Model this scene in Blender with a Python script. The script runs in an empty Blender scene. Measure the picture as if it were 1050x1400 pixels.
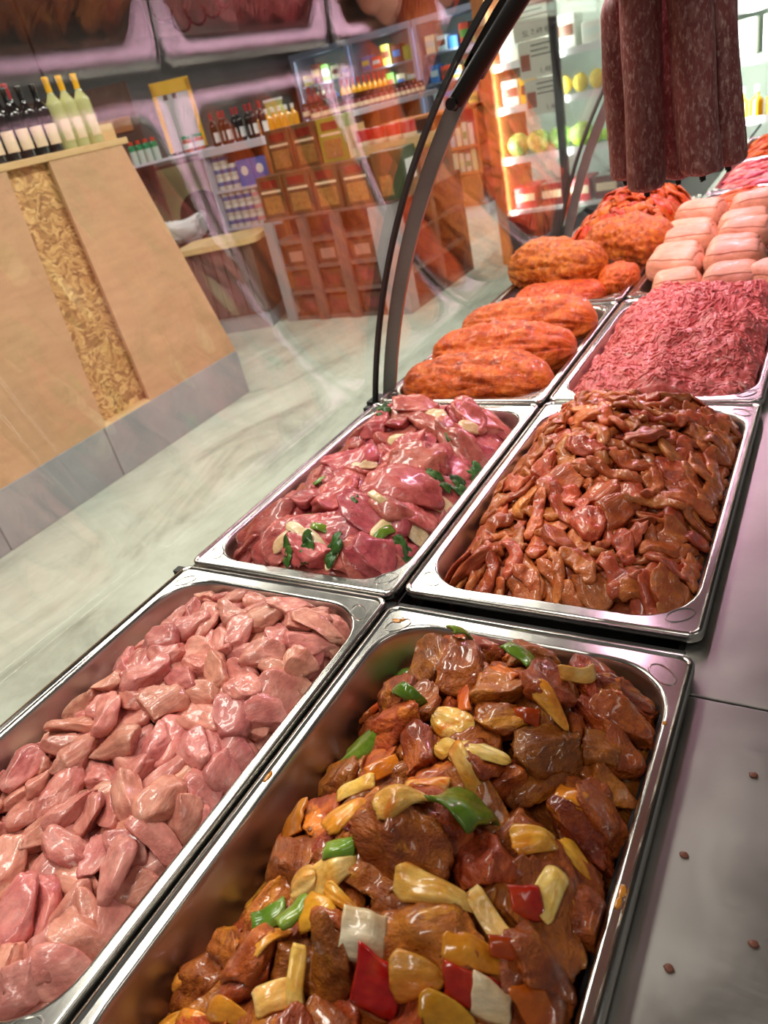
import bpy, bmesh, math
import numpy as np
from mathutils import Vector, Matrix

C = bpy.context.scene.collection
PI = math.pi

# ---------------------------------------------------------------- camera
F_PX, ROLL, PITCH, YAW, CAM_H = 1005.36, -0.239274, 0.506616, 0.623152, 0.4962
d_ = Vector((-math.sin(YAW)*math.cos(PITCH), math.cos(YAW)*math.cos(PITCH), -math.sin(PITCH)))
r0_ = Vector((math.cos(YAW), math.sin(YAW), 0)); u0_ = r0_.cross(d_)
r_ = math.cos(ROLL)*r0_ + math.sin(ROLL)*u0_
u_ = -math.sin(ROLL)*r0_ + math.cos(ROLL)*u0_
cam = bpy.data.cameras.new('camera')
cam_o = bpy.data.objects.new('camera', cam); C.objects.link(cam_o)
cam.sensor_fit = 'VERTICAL'; cam.sensor_height = 36; cam.sensor_width = 27
cam.lens = F_PX/1400*36
cam.clip_start = 0.02; cam.clip_end = 60
M = Matrix((( r_.x, u_.x, -d_.x, 0), (r_.y, u_.y, -d_.y, 0), (r_.z, u_.z, -d_.z, CAM_H), (0, 0, 0, 1)))
cam_o.matrix_world = M
cam.dof.use_dof = True; cam.dof.focus_distance = 0.74; cam.dof.aperture_fstop = 9.0
bpy.context.scene.camera = cam_o

# ---------------------------------------------------------------- world, lights, exposure
sc = bpy.context.scene
sc.view_settings.view_transform = 'Standard'; sc.view_settings.look = 'None'
sc.view_settings.gamma = 1; sc.view_settings.exposure = 0.0
sc.view_settings.use_curve_mapping = False
W = bpy.data.worlds.new('world'); sc.world = W; W.use_nodes = True
W.node_tree.nodes['Background'].inputs[0].default_value = (1.0, 0.97, 0.93, 1)
W.node_tree.nodes['Background'].inputs[1].default_value = 0.12

def area(name, loc, size, power, color=(1, 1, 1), rot=(0, 0, 0)):
    l = bpy.data.lights.new(name, 'AREA'); l.shape = 'RECTANGLE'
    l.size, l.size_y = size; l.energy = power; l.color = color
    o = bpy.data.objects.new(name, l); C.objects.link(o); o.location = loc; o.rotation_euler = rot
    return o
WARM = (1.0, 0.93, 0.84)
# ceiling light panels of the shop
area('ceiling_light_counter', (-0.60, 0.35, 2.05), (0.16, 1.3), 31, WARM)
area('ceiling_light_counter', (-0.1, -1.0, 2.05), (0.16, 1.3), 17, WARM)
area('ceiling_light_counter', (1.3, 0.4, 2.05), (0.35, 1.2), 6, WARM)
for x, y, p in ((-1.75, 1.2, 48), (-1.75, 3.4, 52), (-2.2, 6.0, 50), (-3.6, 2.6, 34), (-4.2, 7.6, 60), (-5.6, 5.2, 30), (-5.5, 9.6, 50)):
    area('ceiling_light_shop', (x, y, 2.05), (0.4, 1.4), p, WARM)
# pink tube lamp under the canopy of the counter
area('meat_lamp', (-0.342, 2.55, 0.618), (0.018, 2.7), 15, (1.0, 0.57, 0.79))
# upright light strips inside the chilled case and the fridges at the back, shining at the goods
for x in (-2.19, -1.75, -1.15, -0.58, 0.05, 0.37):
    area('case_strip', (x, 5.58, 0.15), (0.03, 1.7), 9, (0.95, 1.0, 0.93), (PI/2, 0, 0))
for x in (-7.85, -7.35, -6.78, -6.2, -5.66, -5.1, -4.54, -4.0):
    area('fridge_strip', (x, 11.44, 0.3), (0.03, 1.8), 7.5, (0.92, 1.0, 1.0), (PI/2, 0, 0))

rng = np.random.default_rng(7)

# ---------------------------------------------------------------- numpy noise
_perm = np.random.default_rng(1).permutation(512)
_perm = np.concatenate([_perm, _perm, _perm])
_gr = np.random.default_rng(2).normal(size=(512, 3)); _gr /= np.linalg.norm(_gr, axis=1)[:, None]
def noise(P, seed=0):
    P = np.asarray(P, float) + seed*17.31
    i = np.floor(P).astype(int); f = P-i; u = f*f*f*(f*(f*6-15)+10)
    i &= 511
    out = 0
    for dx in (0, 1):
        wx = u[..., 0] if dx else 1-u[..., 0]
        a = _perm[(i[..., 0]+dx) & 511]
        for dy in (0, 1):
            wy = u[..., 1] if dy else 1-u[..., 1]
            b = _perm[a+((i[..., 1]+dy) & 511)]
            for dz in (0, 1):
                wz = u[..., 2] if dz else 1-u[..., 2]
                h = _perm[b+((i[..., 2]+dz) & 511)]
                gv = _gr[h]
                out = out + wx*wy*wz*(gv[..., 0]*(f[..., 0]-dx)+gv[..., 1]*(f[..., 1]-dy)+gv[..., 2]*(f[..., 2]-dz))
    return out*1.6
def fbm(P, seed=0, o=3):
    s = 0; a = 1.0; k = 1.0
    for j in range(o):
        s = s + a*noise(np.asarray(P)*k, seed+j); a *= .5; k *= 2.03
    return s

# ---------------------------------------------------------------- mesh helpers
def mesh(name, V, F, smooth=True):
    m = bpy.data.meshes.new(name)
    m.from_pydata([tuple(map(float, v)) for v in V] if not isinstance(V, np.ndarray) else V.tolist(), [], F if isinstance(F, list) else F.tolist())
    if smooth:
        m.polygons.foreach_set('use_smooth', np.ones(len(m.polygons), bool))
    m.update(); return m
def obj(name, me, mat=None, parent=None, loc=(0, 0, 0), rot=(0, 0, 0)):
    o = bpy.data.objects.new(name, me); C.objects.link(o); o.location = loc; o.rotation_euler = rot
    if mat is not None and me is not None:
        if not me.materials: me.materials.append(mat)
    if parent: o.parent = parent
    return o
def thing(name, label, cat, loc=(0, 0, 0), rot=(0, 0, 0), group=None):
    o = bpy.data.objects.new(name, None); C.objects.link(o); o.location = loc; o.rotation_euler = rot
    o.empty_display_size = .02
    return tag(o, label, cat, group)
def tag(o, label, cat, group=None):
    o['label'] = label; o['category'] = cat
    if group: o['group'] = group
    return o
def struct(o): o['kind'] = 'structure'; return o
def stuff(o): o['kind'] = 'stuff'; return o

class MB:
    """collects shapes into one mesh"""
    def __init__(s): s.V = []; s.F = []
    def add(s, V, F):
        n = len(s.V); s.V += [tuple(map(float, v)) for v in V]; s.F += [tuple(int(i)+n for i in f) for f in F]; return s
    def box(s, c, h, bev=0.0, M=None):
        bm = bmesh.new(); bmesh.ops.create_cube(bm, size=2)
        for v in bm.verts: v.co = Vector((v.co.x*h[0], v.co.y*h[1], v.co.z*h[2]))
        if bev: bmesh.ops.bevel(bm, geom=bm.edges[:], offset=bev, segments=2, affect='EDGES', profile=.5)
        V = [v.co.copy() for v in bm.verts]; bm.verts.index_update(); F = [[v.index for v in f.verts] for f in bm.faces]
        bm.free()
        if M is not None: V = [M @ v for v in V]
        return s.add([v+Vector(c) for v in V], F)
    def b2(s, a, b, bev=0.0):
        return s.box([(p+q)/2 for p, q in zip(a, b)], [abs(q-p)/2 for p, q in zip(a, b)], bev)
    def lathe(s, prof, n=20, c=(0, 0, 0), M=None):
        V = []; F = []; k = len(prof)
        for j in range(n):
            a = 2*PI*j/n
            for r, z in prof: V.append(Vector((r*math.cos(a), r*math.sin(a), z)))
        for j in range(n):
            for i in range(k-1):
                a, b = j*k+i, ((j+1) % n)*k+i
                F.append((a, b, b+1, a+1))
        if prof[0][0] > 1e-6: F.append([j*k for j in range(n)][::-1])
        if prof[-1][0] > 1e-6: F.append([j*k+k-1 for j in range(n)])
        if M is not None: V = [M @ v for v in V]
        return s.add([v+Vector(c) for v in V], F)
    def tube(s, pts, r, n=8, closed=False):
        P = np.array(pts, float); m = len(P)
        T = np.gradient(P, axis=0) if not closed else np.roll(P, -1, 0)-np.roll(P, 1, 0)
        T /= np.linalg.norm(T, axis=1)[:, None]+1e-12
        ref = np.array([0, 0, 1.]) if abs(T[0, 2]) < .9 else np.array([1., 0, 0])
        R = np.broadcast_to(np.asarray(r, float), (m,))
        V = []; N = None
        for i in range(m):
            if N is None: N = np.cross(T[i], ref)
            else: N = N - T[i]*(N@T[i])
            N = N/np.linalg.norm(N); B = np.cross(T[i], N)
            for k in range(n):
                a = 2*PI*k/n; V.append(P[i]+R[i]*(math.cos(a)*N+math.sin(a)*B))
        F = []
        for i in range(m if closed else m-1):
            for k in range(n):
                a = i*n+k; b = i*n+(k+1) % n; c = ((i+1) % m)*n
                F.append((a, b, c+(k+1) % n, c+k))
        if not closed: F.append(list(range(n))[::-1]); F.append([(m-1)*n+k for k in range(n)])
        return s.add(V, F)
    def obj(s, name, mat, parent=None, smooth=False, loc=(0, 0, 0), rot=(0, 0, 0)):
        return obj(name, s.mesh(name, smooth), mat, parent, loc, rot)
    def mesh(s, name, smooth=False):
        m = bpy.data.meshes.new(name); m.from_pydata(s.V, [], s.F)
        bm = bmesh.new(); bm.from_mesh(m); bmesh.ops.recalc_face_normals(bm, faces=bm.faces[:]); bm.to_mesh(m); bm.free()
        if smooth: sharp(m)
        m.update(); return m
def sharp(m, ang=40):
    m.polygons.foreach_set('use_smooth', np.ones(len(m.polygons), bool))
    m.set_sharp_from_angle(angle=math.radians(ang))

# ---------------------------------------------------------------- materials
class NT:
    def __init__(s, name):
        s.m = bpy.data.materials.new(name); s.m.use_nodes = True; s.t = s.m.node_tree
        s.b = s.t.nodes['Principled BSDF']; s.out = s.t.nodes['Material Output']
        s._tc = None
    def n(s, typ, **k):
        x = s.t.nodes.new(typ)
        for a, b in k.items(): setattr(x, a, b)
        return x
    def l(s, a, b): s.t.links.new(a, b)
    def set(s, **k):
        for a, b in k.items():
            i = s.b.inputs[a.replace('_', ' ')]
            i.default_value = (*b, 1) if isinstance(b, tuple) and len(b) == 3 and i.type == 'RGBA' else b
    def co(s, rand=True):
        if s._tc is None:
            tc = s.n('ShaderNodeTexCoord'); s._oi = s.n('ShaderNodeObjectInfo')
            if rand:
                mu = s.n('ShaderNodeMath', operation='MULTIPLY'); s.l(s._oi.outputs['Random'], mu.inputs[0]); mu.inputs[1].default_value = 13
                ad = s.n('ShaderNodeVectorMath', operation='ADD'); s.l(tc.outputs['Object'], ad.inputs[0]); s.l(mu.outputs[0], ad.inputs[1])
                s._tc = ad.outputs[0]
            else: s._tc = tc.outputs['Object']
        return s._tc
    def noise(s, scale, detail=3, rough=.55, stretch=None, dist=0.0, rot=None):
        x = s.n('ShaderNodeTexNoise'); x.inputs['Scale'].default_value = scale; x.inputs['Detail'].default_value = detail
        x.inputs['Roughness'].default_value = rough; x.inputs['Distortion'].default_value = dist
        src = s.co()
        if stretch or rot:
            mp = s.n('ShaderNodeMapping'); s.l(src, mp.inputs[0])
            if stretch: mp.inputs['Scale'].default_value = stretch
            if rot: mp.inputs['Rotation'].default_value = rot
            src = mp.outputs[0]
        s.l(src, x.inputs['Vector']); return x.outputs['Fac']
    def ramp(s, fac, stops):
        x = s.n('ShaderNodeValToRGB'); s.l(fac, x.inputs[0]); e = x.color_ramp.elements
        while len(e) < len(stops): e.new(.5)
        for i, (p, c) in enumerate(stops):
            e[i].position = p; e[i].color = (*c, 1) if len(c) == 3 else c
        return x.outputs[0]
    def mix(s, fac, a, b, mode='MIX'):
        x = s.n('ShaderNodeMix', data_type='RGBA', blend_type=mode)
        for v, i in ((fac, 0), (a, 6), (b, 7)):
            if hasattr(v, 'is_linked'): s.l(v, x.inputs[i])
            else: x.inputs[i].default_value = v if i == 0 else (*v, 1)
        return x.outputs[2]
    def mr(s, fac, a, b, c, d):
        x = s.n('ShaderNodeMapRange'); s.l(fac, x.inputs[0])
        for i, v in enumerate((a, b, c, d)): x.inputs[i+1].default_value = v
        return x.outputs[0]
    def bump(s, h, strength=.3, dist=.001, prev=None):
        x = s.n('ShaderNodeBump'); x.inputs['Strength'].default_value = strength; x.inputs['Distance'].default_value = dist
        s.l(h, x.inputs['Height'])
        if prev is not None: s.l(prev, x.inputs['Normal'])
        return x.outputs[0]
def L(r, g, b):
    """sRGB 0-255 to linear"""
    f = lambda v: (v/255/12.92) if v <= 10.3 else ((v/255+.055)/1.055)**2.4
    return (f(r), f(g), f(b))
def plain(name, col, rough=.5, metal=0.0, **k):
    t = NT(name); t.set(Base_Color=col, Roughness=rough, Metallic=metal, **k); return t.m

def meat(name, stops, scale=35, fiber=(.25, 1, 1), fat=None, fat_th=.66, rough=(.22, .45), coat=.4, sss=.12, val=(.82, 1.12), bumpd=.0012, specks=None, hue=.012, fsc=220, fmix=.5):
    t = NT(name)
    a = t.noise(scale, 4, .6, dist=.4)
    col = t.ramp(a, stops)
    f = t.noise(fsc, 3, .6, stretch=fiber)
    dk = t.ramp(f, [(.32, (.62, .58, .56)), (.66, (1.12, 1.10, 1.08))])
    col = t.mix(fmix, col, dk, 'MULTIPLY')
    if fat is not None:
        fn = t.noise(scale*.55, 5, .65, stretch=(.6, 1.4, 1), dist=.8)
        ff = t.ramp(fn, [(fat_th, (0, 0, 0)), (fat_th+.08, (1, 1, 1))])
        col = t.mix(ff, col, fat)
    if specks is not None:
        sn = t.noise(420, 2, .6); sf = t.ramp(sn, [(.66, (0, 0, 0)), (.72, (1, 1, 1))])
        col = t.mix(sf, col, specks)
    hs = t.n('ShaderNodeHueSaturation'); t.l(col, hs.inputs['Color'])
    t.l(t.mr(t._oi.outputs['Random'], 0, 1, val[0], val[1]), hs.inputs['Value'])
    wn = t.n('ShaderNodeTexWhiteNoise', noise_dimensions='1D'); t.l(t._oi.outputs['Random'], wn.inputs['W'])
    t.l(t.mr(wn.outputs['Value'], 0, 1, .5-hue, .5+hue), hs.inputs['Hue'])
    t.l(hs.outputs[0], t.b.inputs['Base Color'])
    rn = t.noise(60, 3, .6); t.l(t.mr(rn, .35, .65, rough[0], rough[1]), t.b.inputs['Roughness'])
    b1 = t.bump(f, .5, bumpd); b2 = t.bump(t.noise(90, 4, .6), .5, bumpd*1.6, t.bump(t.noise(420, 3, .6), .45, bumpd*.55, b1))
    t.l(b2, t.b.inputs['Normal'])
    t.set(Coat_Weight=coat, Coat_Roughness=.09, Specular_IOR_Level=.3)
    if sss:
        t.set(Subsurface_Weight=sss, Subsurface_Scale=.006); t.b.inputs['Subsurface Radius'].default_value = (1, .35, .25)
    return t.m

M_pink = meat('raw_pink_meat', [(.28, L(184, 104, 94)), (.5, L(212, 136, 122)), (.72, L(230, 164, 146))], 30, fat=L(238, 212, 200), fat_th=.66, rough=(.2, .42), coat=.45, sss=.15, val=(.84, 1.1))
M_beef = meat('raw_red_meat', [(.28, L(144, 54, 54)), (.5, L(186, 88, 84)), (.75, L(210, 124, 114))], 28, fat=L(232, 190, 180), fat_th=.69, rough=(.18, .4), coat=.5, sss=.12, val=(.8, 1.15))
M_marin = meat('brown_marinated_pork', [(.25, L(112, 46, 20)), (.48, L(164, 78, 30)), (.74, L(206, 116, 40))], 38, fat=L(214, 132, 36), fat_th=.59, rough=(.3, .5), coat=.6, sss=.06, val=(.66, 1.18), specks=L(78, 30, 16), bumpd=.0034, fsc=260, fiber=(.3, 1, 1))
M_gyros = meat('orange_brown_marinated_strips', [(.25, L(146, 60, 30)), (.5, L(192, 98, 54)), (.75, L(220, 138, 80))], 34, fat=L(222, 140, 70), fat_th=.67, rough=(.2, .42), coat=.45, sss=.08, val=(.76, 1.18), bumpd=.002)
M_slice = meat('red_orange_marinated_slices', [(.25, L(160, 46, 10)), (.5, L(208, 84, 18)), (.75, L(228, 118, 36))], 36, rough=(.35, .55), coat=.12, sss=.08, val=(.8, 1.1), specks=L(140, 40, 20))
M_pinkstrip = meat('pink_red_meat_strips', [(.25, L(176, 52, 56)), (.5, L(214, 92, 94)), (.75, L(232, 130, 128))], 40, fat=L(240, 190, 186), rough=(.25, .5), coat=.3, sss=.1)
M_mince = meat('minced_meat', [(.25, L(178, 66, 72)), (.5, L(212, 98, 104)), (.75, L(232, 138, 138))], 70, fat=L(242, 188, 180), fat_th=.62, rough=(.25, .5), coat=.25, sss=.15, fiber=(1, 1, 1))
M_roll = meat('pale_chicken_roll', [(.25, L(210, 142, 108)), (.5, L(222, 160, 128)), (.75, L(230, 176, 146))], 22, fat=L(222, 162, 92), fat_th=.68, rough=(.42, .6), coat=.06, sss=.25, val=(.93, 1.04), bumpd=.0006, hue=.006)
M_roast = meat('orange_spiced_roast', [(.25, L(128, 40, 8)), (.5, L(204, 92, 16)), (.75, L(226, 130, 40))], 40, rough=(.32, .6), coat=.15, sss=.05, val=(.92, 1.06), specks=L(236, 150, 60), bumpd=.004, fiber=(.6, 1, 1), fsc=300)
M_roast_gold = meat('golden_spiced_roast', [(.25, L(126, 46, 8)), (.5, L(198, 98, 20)), (.75, L(228, 146, 48))], 60, rough=(.32, .6), coat=.15, sss=.05, val=(.95, 1.05), specks=L(244, 176, 84), bumpd=.006, fiber=(1, 1, 1), fsc=320)
M_onion = meat('stained_onion', [(.3, L(222, 148, 44)), (.5, L(240, 194, 104)), (.7, L(248, 222, 158))], 30, fat=L(206, 108, 24), fat_th=.58, rough=(.12, .3), coat=.5, sss=.25, val=(.92, 1.06), fiber=(.07, 1, 1), fsc=230, bumpd=.0012, fmix=.6)
M_onion_w = meat('pale_onion', [(.3, L(212, 176, 120)), (.5, L(226, 200, 158)), (.7, L(236, 220, 190))], 24, fat=L(214, 150, 70), fat_th=.70, rough=(.12, .3), coat=.5, sss=.25, val=(.94, 1.05), fiber=(.07, 1, 1), fsc=230, bumpd=.001, fmix=.5)
M_onion_o = meat('orange_stained_onion', [(.3, L(204, 108, 24)), (.5, L(228, 154, 52)), (.7, L(242, 190, 92))], 30, rough=(.12, .3), coat=.5, sss=.2, val=(.9, 1.08), fiber=(.07, 1, 1), fsc=230, bumpd=.0012, fmix=.6)
M_gpep = meat('green_pepper', [(.3, L(74, 104, 24)), (.5, L(100, 134, 38)), (.75, L(140, 160, 64))], 20, rough=(.12, .25), coat=.6, sss=.06, val=(.85, 1.1), bumpd=.0004)
M_rpep = meat('red_pepper', [(.3, L(140, 30, 12)), (.5, L(180, 54, 22)), (.75, L(206, 96, 40))], 20, rough=(.12, .25), coat=.6, sss=.06, val=(.85, 1.1), bumpd=.0004)
M_opep = meat('orange_pepper', [(.3, L(178, 78, 18)), (.5, L(206, 110, 30)), (.75, L(222, 140, 50))], 20, rough=(.14, .3), coat=.5, sss=.08, val=(.9, 1.1), bumpd=.0005)
M_ypep = meat('yellow_pepper', [(.3, L(196, 120, 26)), (.5, L(220, 154, 46)), (.75, L(232, 178, 70))], 20, rough=(.14, .3), coat=.5, sss=.08, val=(.9, 1.1), bumpd=.0005)
M_leaf = meat('parsley_green', [(.3, L(30, 62, 22)), (.5, L(52, 92, 34)), (.75, L(90, 128, 56))], 60, rough=(.3, .5), coat=.2, sss=0, bumpd=.0006)

def steel(name, base=.62, rough=(.22, .36), stretch=(1, .04, 1), smudge=True):
    t = NT(name); t.set(Metallic=1.0)
    g = t.noise(900, 2, .5, stretch=stretch)
    sm = t.noise(9, 4, .6, dist=.4)
    t.l(t.ramp(sm, [(.3, (base*.91, base*.88, base*.82)), (.7, (base*1.10, base*1.07, base*1.0))]), t.b.inputs['Base Color'])
    if smudge:
        m_ = t.n('ShaderNodeMath', operation='ADD'); t.l(t.mr(sm, .3, .7, rough[0], rough[1]), m_.inputs[0]); t.l(t.mr(g, .3, .7, -.02, .025), m_.inputs[1])
        t.l(m_.outputs[0], t.b.inputs['Roughness'])
    else: t.l(t.mr(g, .3, .7, rough[0], rough[1]), t.b.inputs['Roughness'])
    if smudge == 'work': t.l(t.bump(g, .05, .0002), t.b.inputs['Normal'])
    return t.m
M_pan = steel('pan_steel', .57, (.16, .23), (1, .05, 1))
M_panwall = steel('pan_wall_steel', .50, (.34, .44), (1, .05, 1))
M_work = steel('worktop_steel', .47, (.34, .48), (.05, 1, 1))
M_frame = steel('strut_steel', .34, (.35, .5), (1, 1, .05))
M_dark = plain('black_interior', L(26, 24, 24), .55)
M_black = plain('black_metal', L(32, 29, 28), .32, .4)
M_rubber = plain('black_seal', L(18, 18, 18), .6)

def glass_mat():
    t = NT('pane_glass'); t.t.nodes.remove(t.b)
    tr = t.n('ShaderNodeBsdfTransparent'); tr.inputs[0].default_value = (.965, .985, .975, 1)
    gl = t.n('ShaderNodeBsdfAnisotropic'); gl.inputs['Roughness'].default_value = .0; gl.inputs[0].default_value = (1, 1, 1, 1)
    lw = t.n('ShaderNodeLayerWeight'); lw.inputs['Blend'].default_value = .5
    p = t.n('ShaderNodeMath', operation='POWER'); t.l(lw.outputs['Facing'], p.inputs[0]); p.inputs[1].default_value = 5.0
    m = t.n('ShaderNodeMath', operation='MULTIPLY_ADD'); t.l(p.outputs[0], m.inputs[0]); m.inputs[1].default_value = .90; m.inputs[2].default_value = .055
    mx = t.n('ShaderNodeMixShader'); t.l(m.outputs[0], mx.inputs[0]); t.l(tr.outputs[0], mx.inputs[1]); t.l(gl.outputs[0], mx.inputs[2])
    t.l(mx.outputs[0], t.out.inputs[0]); return t.m
M_glass = glass_mat()

def wood(name, c1, c2, scale=6, stretch=(1, 1, .12), rough=.55, bump=.0006):
    t = NT(name); a = t.noise(scale, 5, .6, stretch=stretch, dist=.6); b = t.noise(scale*9, 3, .6, stretch=stretch)
    col = t.mix(.35, t.ramp(a, [(.3, c1), (.7, c2)]), t.ramp(b, [(.3, tuple(v*.75 for v in c1)), (.7, c2)]))
    t.l(col, t.b.inputs['Base Color']); t.set(Roughness=rough); t.l(t.bump(b, .3, bump), t.b.inputs['Normal']); return t.m
M_ply = wood('plywood', L(186, 142, 104), L(204, 160, 120), 3, (1, .25, 1))
M_board = wood('pale_board', L(206, 164, 112), L(222, 186, 134), 6, (1, .15, 1))
M_orangewood = wood('orange_wood', L(170, 98, 48), L(204, 130, 68), 5, (1, 1, .2))
M_brown = wood('dark_brown_wood', L(72, 46, 32), L(104, 68, 46), 5, (1, 1, .2))
M_crate = wood('dark_crate_wood', L(88, 72, 66), L(120, 98, 88), 5, (1, 1, .2))
M_paleslab = wood('pale_slab_wood', L(214, 180, 124), L(236, 206, 150), 6, (1, .2, 1))
def osb():
    t = NT('chip_board'); col = None
    v = t.n('ShaderNodeTexVoronoi', feature='F1'); v.inputs['Scale'].default_value = 62
    mp = t.n('ShaderNodeMapping'); t.l(t.co(), mp.inputs[0]); mp.inputs['Scale'].default_value = (1, .35, 1); mp.inputs['Rotation'].default_value = (.6, 0, 0)
    nz = t.n('ShaderNodeTexNoise'); nz.inputs['Scale'].default_value = 7; t.l(t.co(), nz.inputs['Vector'])
    ad = t.n('ShaderNodeMixRGB', blend_type='LINEAR_LIGHT'); ad.inputs[0].default_value = .12; t.l(mp.outputs[0], ad.inputs[1]); t.l(nz.outputs['Color'], ad.inputs[2])
    t.l(ad.outputs[0], v.inputs['Vector'])
    sp = t.n('ShaderNodeSeparateColor'); t.l(v.outputs['Color'], sp.inputs[0])
    c1 = t.ramp(sp.outputs[0], [(.0, L(140, 96, 50)), (.5, L(190, 142, 84)), (1, L(222, 182, 120))])
    b = t.noise(120, 3, .6, stretch=(1, .3, 1), rot=(.6, 0, 0))
    c = t.mix(.4, c1, t.ramp(b, [(.35, (.6, .56, .5)), (.65, (1.1, 1.1, 1.1))]), 'MULTIPLY')
    t.l(c, t.b.inputs['Base Color']); t.set(Roughness=.6); t.l(t.bump(sp.outputs[0], .3, .001), t.b.inputs['Normal']); return t.m
M_osb = osb()
def floor_mat():
    t = NT('polished_concrete'); a = t.noise(1.6, 7, .66, dist=1.4, stretch=(1.4, .6, 1)); b = t.noise(14, 5, .65); c_ = t.noise(.9, 4, .6)
    col = t.ramp(a, [(.28, L(144, 148, 136)), (.45, L(188, 194, 180)), (.7, L(210, 217, 204))])
    col = t.mix(.35, col, t.ramp(b, [(.3, (.78, .77, .74)), (.6, (1.05, 1.05, 1.04))]), 'MULTIPLY')
    st = t.ramp(c_, [(.60, (0, 0, 0)), (.68, (1, 1, 1))]); col = t.mix(t.mix(.5, (0, 0, 0), st), col, L(170, 148, 116))
    t.l(col, t.b.inputs['Base Color']); t.l(t.mr(a, .3, .7, .3, .5), t.b.inputs['Roughness']); return t.m
M_floor = floor_mat()
def mottled(name, c1, c2, scale=3, rough=.6):
    t = NT(name); t.l(t.ramp(t.noise(scale, 5, .6), [(.3, c1), (.7, c2)]), t.b.inputs['Base Color']); t.set(Roughness=rough); return t.m
M_wall = mottled('dark_grey_wall', L(84, 82, 82), L(104, 101, 100), 1.2)
M_ceil = mottled('dark_ceiling', L(60, 56, 56), L(78, 73, 72), 1.0)
M_plinth = mottled('grey_plinth', L(146, 146, 150), L(164, 163, 166), 4, .45)
M_white = plain('white_plastic', L(236, 236, 238), .4)
M_lilac = plain('pale_shelf', L(214, 208, 222), .45)
M_olive = plain('pale_olive_paint', L(172, 166, 118), .6)
def emis(name, col, s):
    t = NT(name); t.set(Base_Color=col, Emission_Color=col, Emission_Strength=s); return t.m

# ================================================================ SETTING
FZ = -0.85
struct(MB().b2((-8.2, -3, FZ-.1), (2.6, 13.2, FZ)).obj('floor', M_floor))
struct(MB().b2((-8.2, -3, 2.9), (2.6, 13.2, 3.0)).obj('ceiling', M_ceil))
struct(MB().b2((-8.3, -3, FZ), (-8.2, 13.2, 2.9)).obj('wall_left', M_wall))
struct(MB().b2((-8.2, 13.1, FZ), (2.6, 13.2, 2.9)).obj('wall_back', M_wall))
wl = bpy.data.objects['wall_left']
for y in (4.4, 6.85):      # joints between the wall panels
    MB().b2((-8.205, y-.012, FZ), (-8.19, y+.012, 2.9)).obj('wall_joint', M_rubber, wl)

# ================================================================ COUNTER
counter = thing('display_counter', 'long chilled meat counter with curved glass front and brushed steel worktop', 'display counter', (-.4, .3, FZ))
cl = lambda mb, name, mat, par=counter, smooth=False: obj(name, mb.mesh(name, smooth), mat, par, (.4, -.3, -FZ))
CY0, CY1 = -.9, 4.45
# curved glass profile (x, z, tilt from vertical)
def profile(s0=-.085, s1=.715, ds=.02):
    x0, th, k0, k1 = -.7751, .247, .599, .6966
    S = np.arange(s0, s1+1e-6, ds); pts = []
    fine = np.arange(-.1, s1+.01, .001)
    ang = th+k0*np.maximum(fine, 0)+k1*np.maximum(fine, 0)**2/2
    X = np.cumsum(np.sin(ang))*.001; Z = np.cumsum(np.cos(ang))*.001
    i0 = np.searchsorted(fine, 0); X += x0-X[i0]; Z += -.02-Z[i0]
    return [(np.interp(s, fine, X), np.interp(s, fine, Z), np.interp(s, fine, ang)) for s in S]
def sweep(y0, y1, off0, off1, s0=-.085, s1=.715, ds=.02):
    """solid between two offsets of the glass profile (towards inside positive)"""
    mb = MB(); P = profile(s0, s1, ds); V = []
    for x, z, a in P:
        nx, nz = math.cos(a), -math.sin(a)
        for off, y in ((off0, y0), (off1, y0), (off1, y1), (off0, y1)): V.append((x+nx*off, y, z+nz*off))
    F = []
    for i in range(len(P)-1):
        for k in range(4):
            a = i*4+k; b = i*4+(k+1) % 4; F.append((a, b, b+4, a+4))
    F.append((0, 1, 2, 3)); e = (len(P)-1)*4; F.append((e+3, e+2, e+1, e))
    return mb.add(V, F)
for y0, y1 in ((CY0, 1.137), (1.143, 2.317), (2.323, CY1)):
    o = cl(sweep(y0, y1, -.003, .003), 'glass_pane', M_glass, smooth=True)
for ys in (1.14, 2.32):
    cl(sweep(ys-.005, ys+.005, -.0045, .0035), 'glass_seal', M_rubber, smooth=True)
    arm = cl(sweep(ys+.012, ys+.019, .010, .036, -.02, .62), 'support_arm', M_frame, smooth=True)
    arm['label'] = 'curved flat steel arm behind the glass joint'
    # dark lid spring lying along the upper half of the arm
    cl(sweep(ys+.012, ys+.022, .008, .042, .60, .715), 'arm_head', M_black)
    def on(p, off, y): return Vector((p[0]+math.cos(p[2])*off, y, p[1]-math.sin(p[2])*off))
    P2 = profile(.555, .745, .19)
    mb = MB(); a, b = on(P2[0], .022, ys+.012), on(P2[-1], .030, ys+.010)
    mb.tube([a+(b-a)*t for t in np.linspace(0, 1, 8)], .0135, 16)
    mb.tube([a-(b-a)*.06, a], .008, 12)
    sp = cl(mb, 'lid_spring', M_black, smooth=True)
    mb = MB(); q = on(P2[0], .022, ys+.012)-(b-a)*.01
    mb.tube([q+Vector((0, -.020, 0)), q+Vector((0, .018, 0))], .0085, 16)
    obj('pivot_bolt', mb.mesh('pivot_bolt', True), M_black, sp)
    mb = MB().b2((-.80, ys+.0, -.036), (-.70, ys+.045, -.022), .004)
    cl(mb, 'arm_foot', M_black)
cl(MB().b2((-.835, CY0, -.16), (-.775, CY1, -.105), .004), 'glass_channel', M_frame)
cl(MB().b2((-.83, CY0, FZ), (-.79, CY1, -.16), .004), 'front_panel', M_white)
cl(MB().b2((-.86, CY0, FZ), (.30, CY1, FZ+.10)), 'base_plinth', M_dark)
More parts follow.
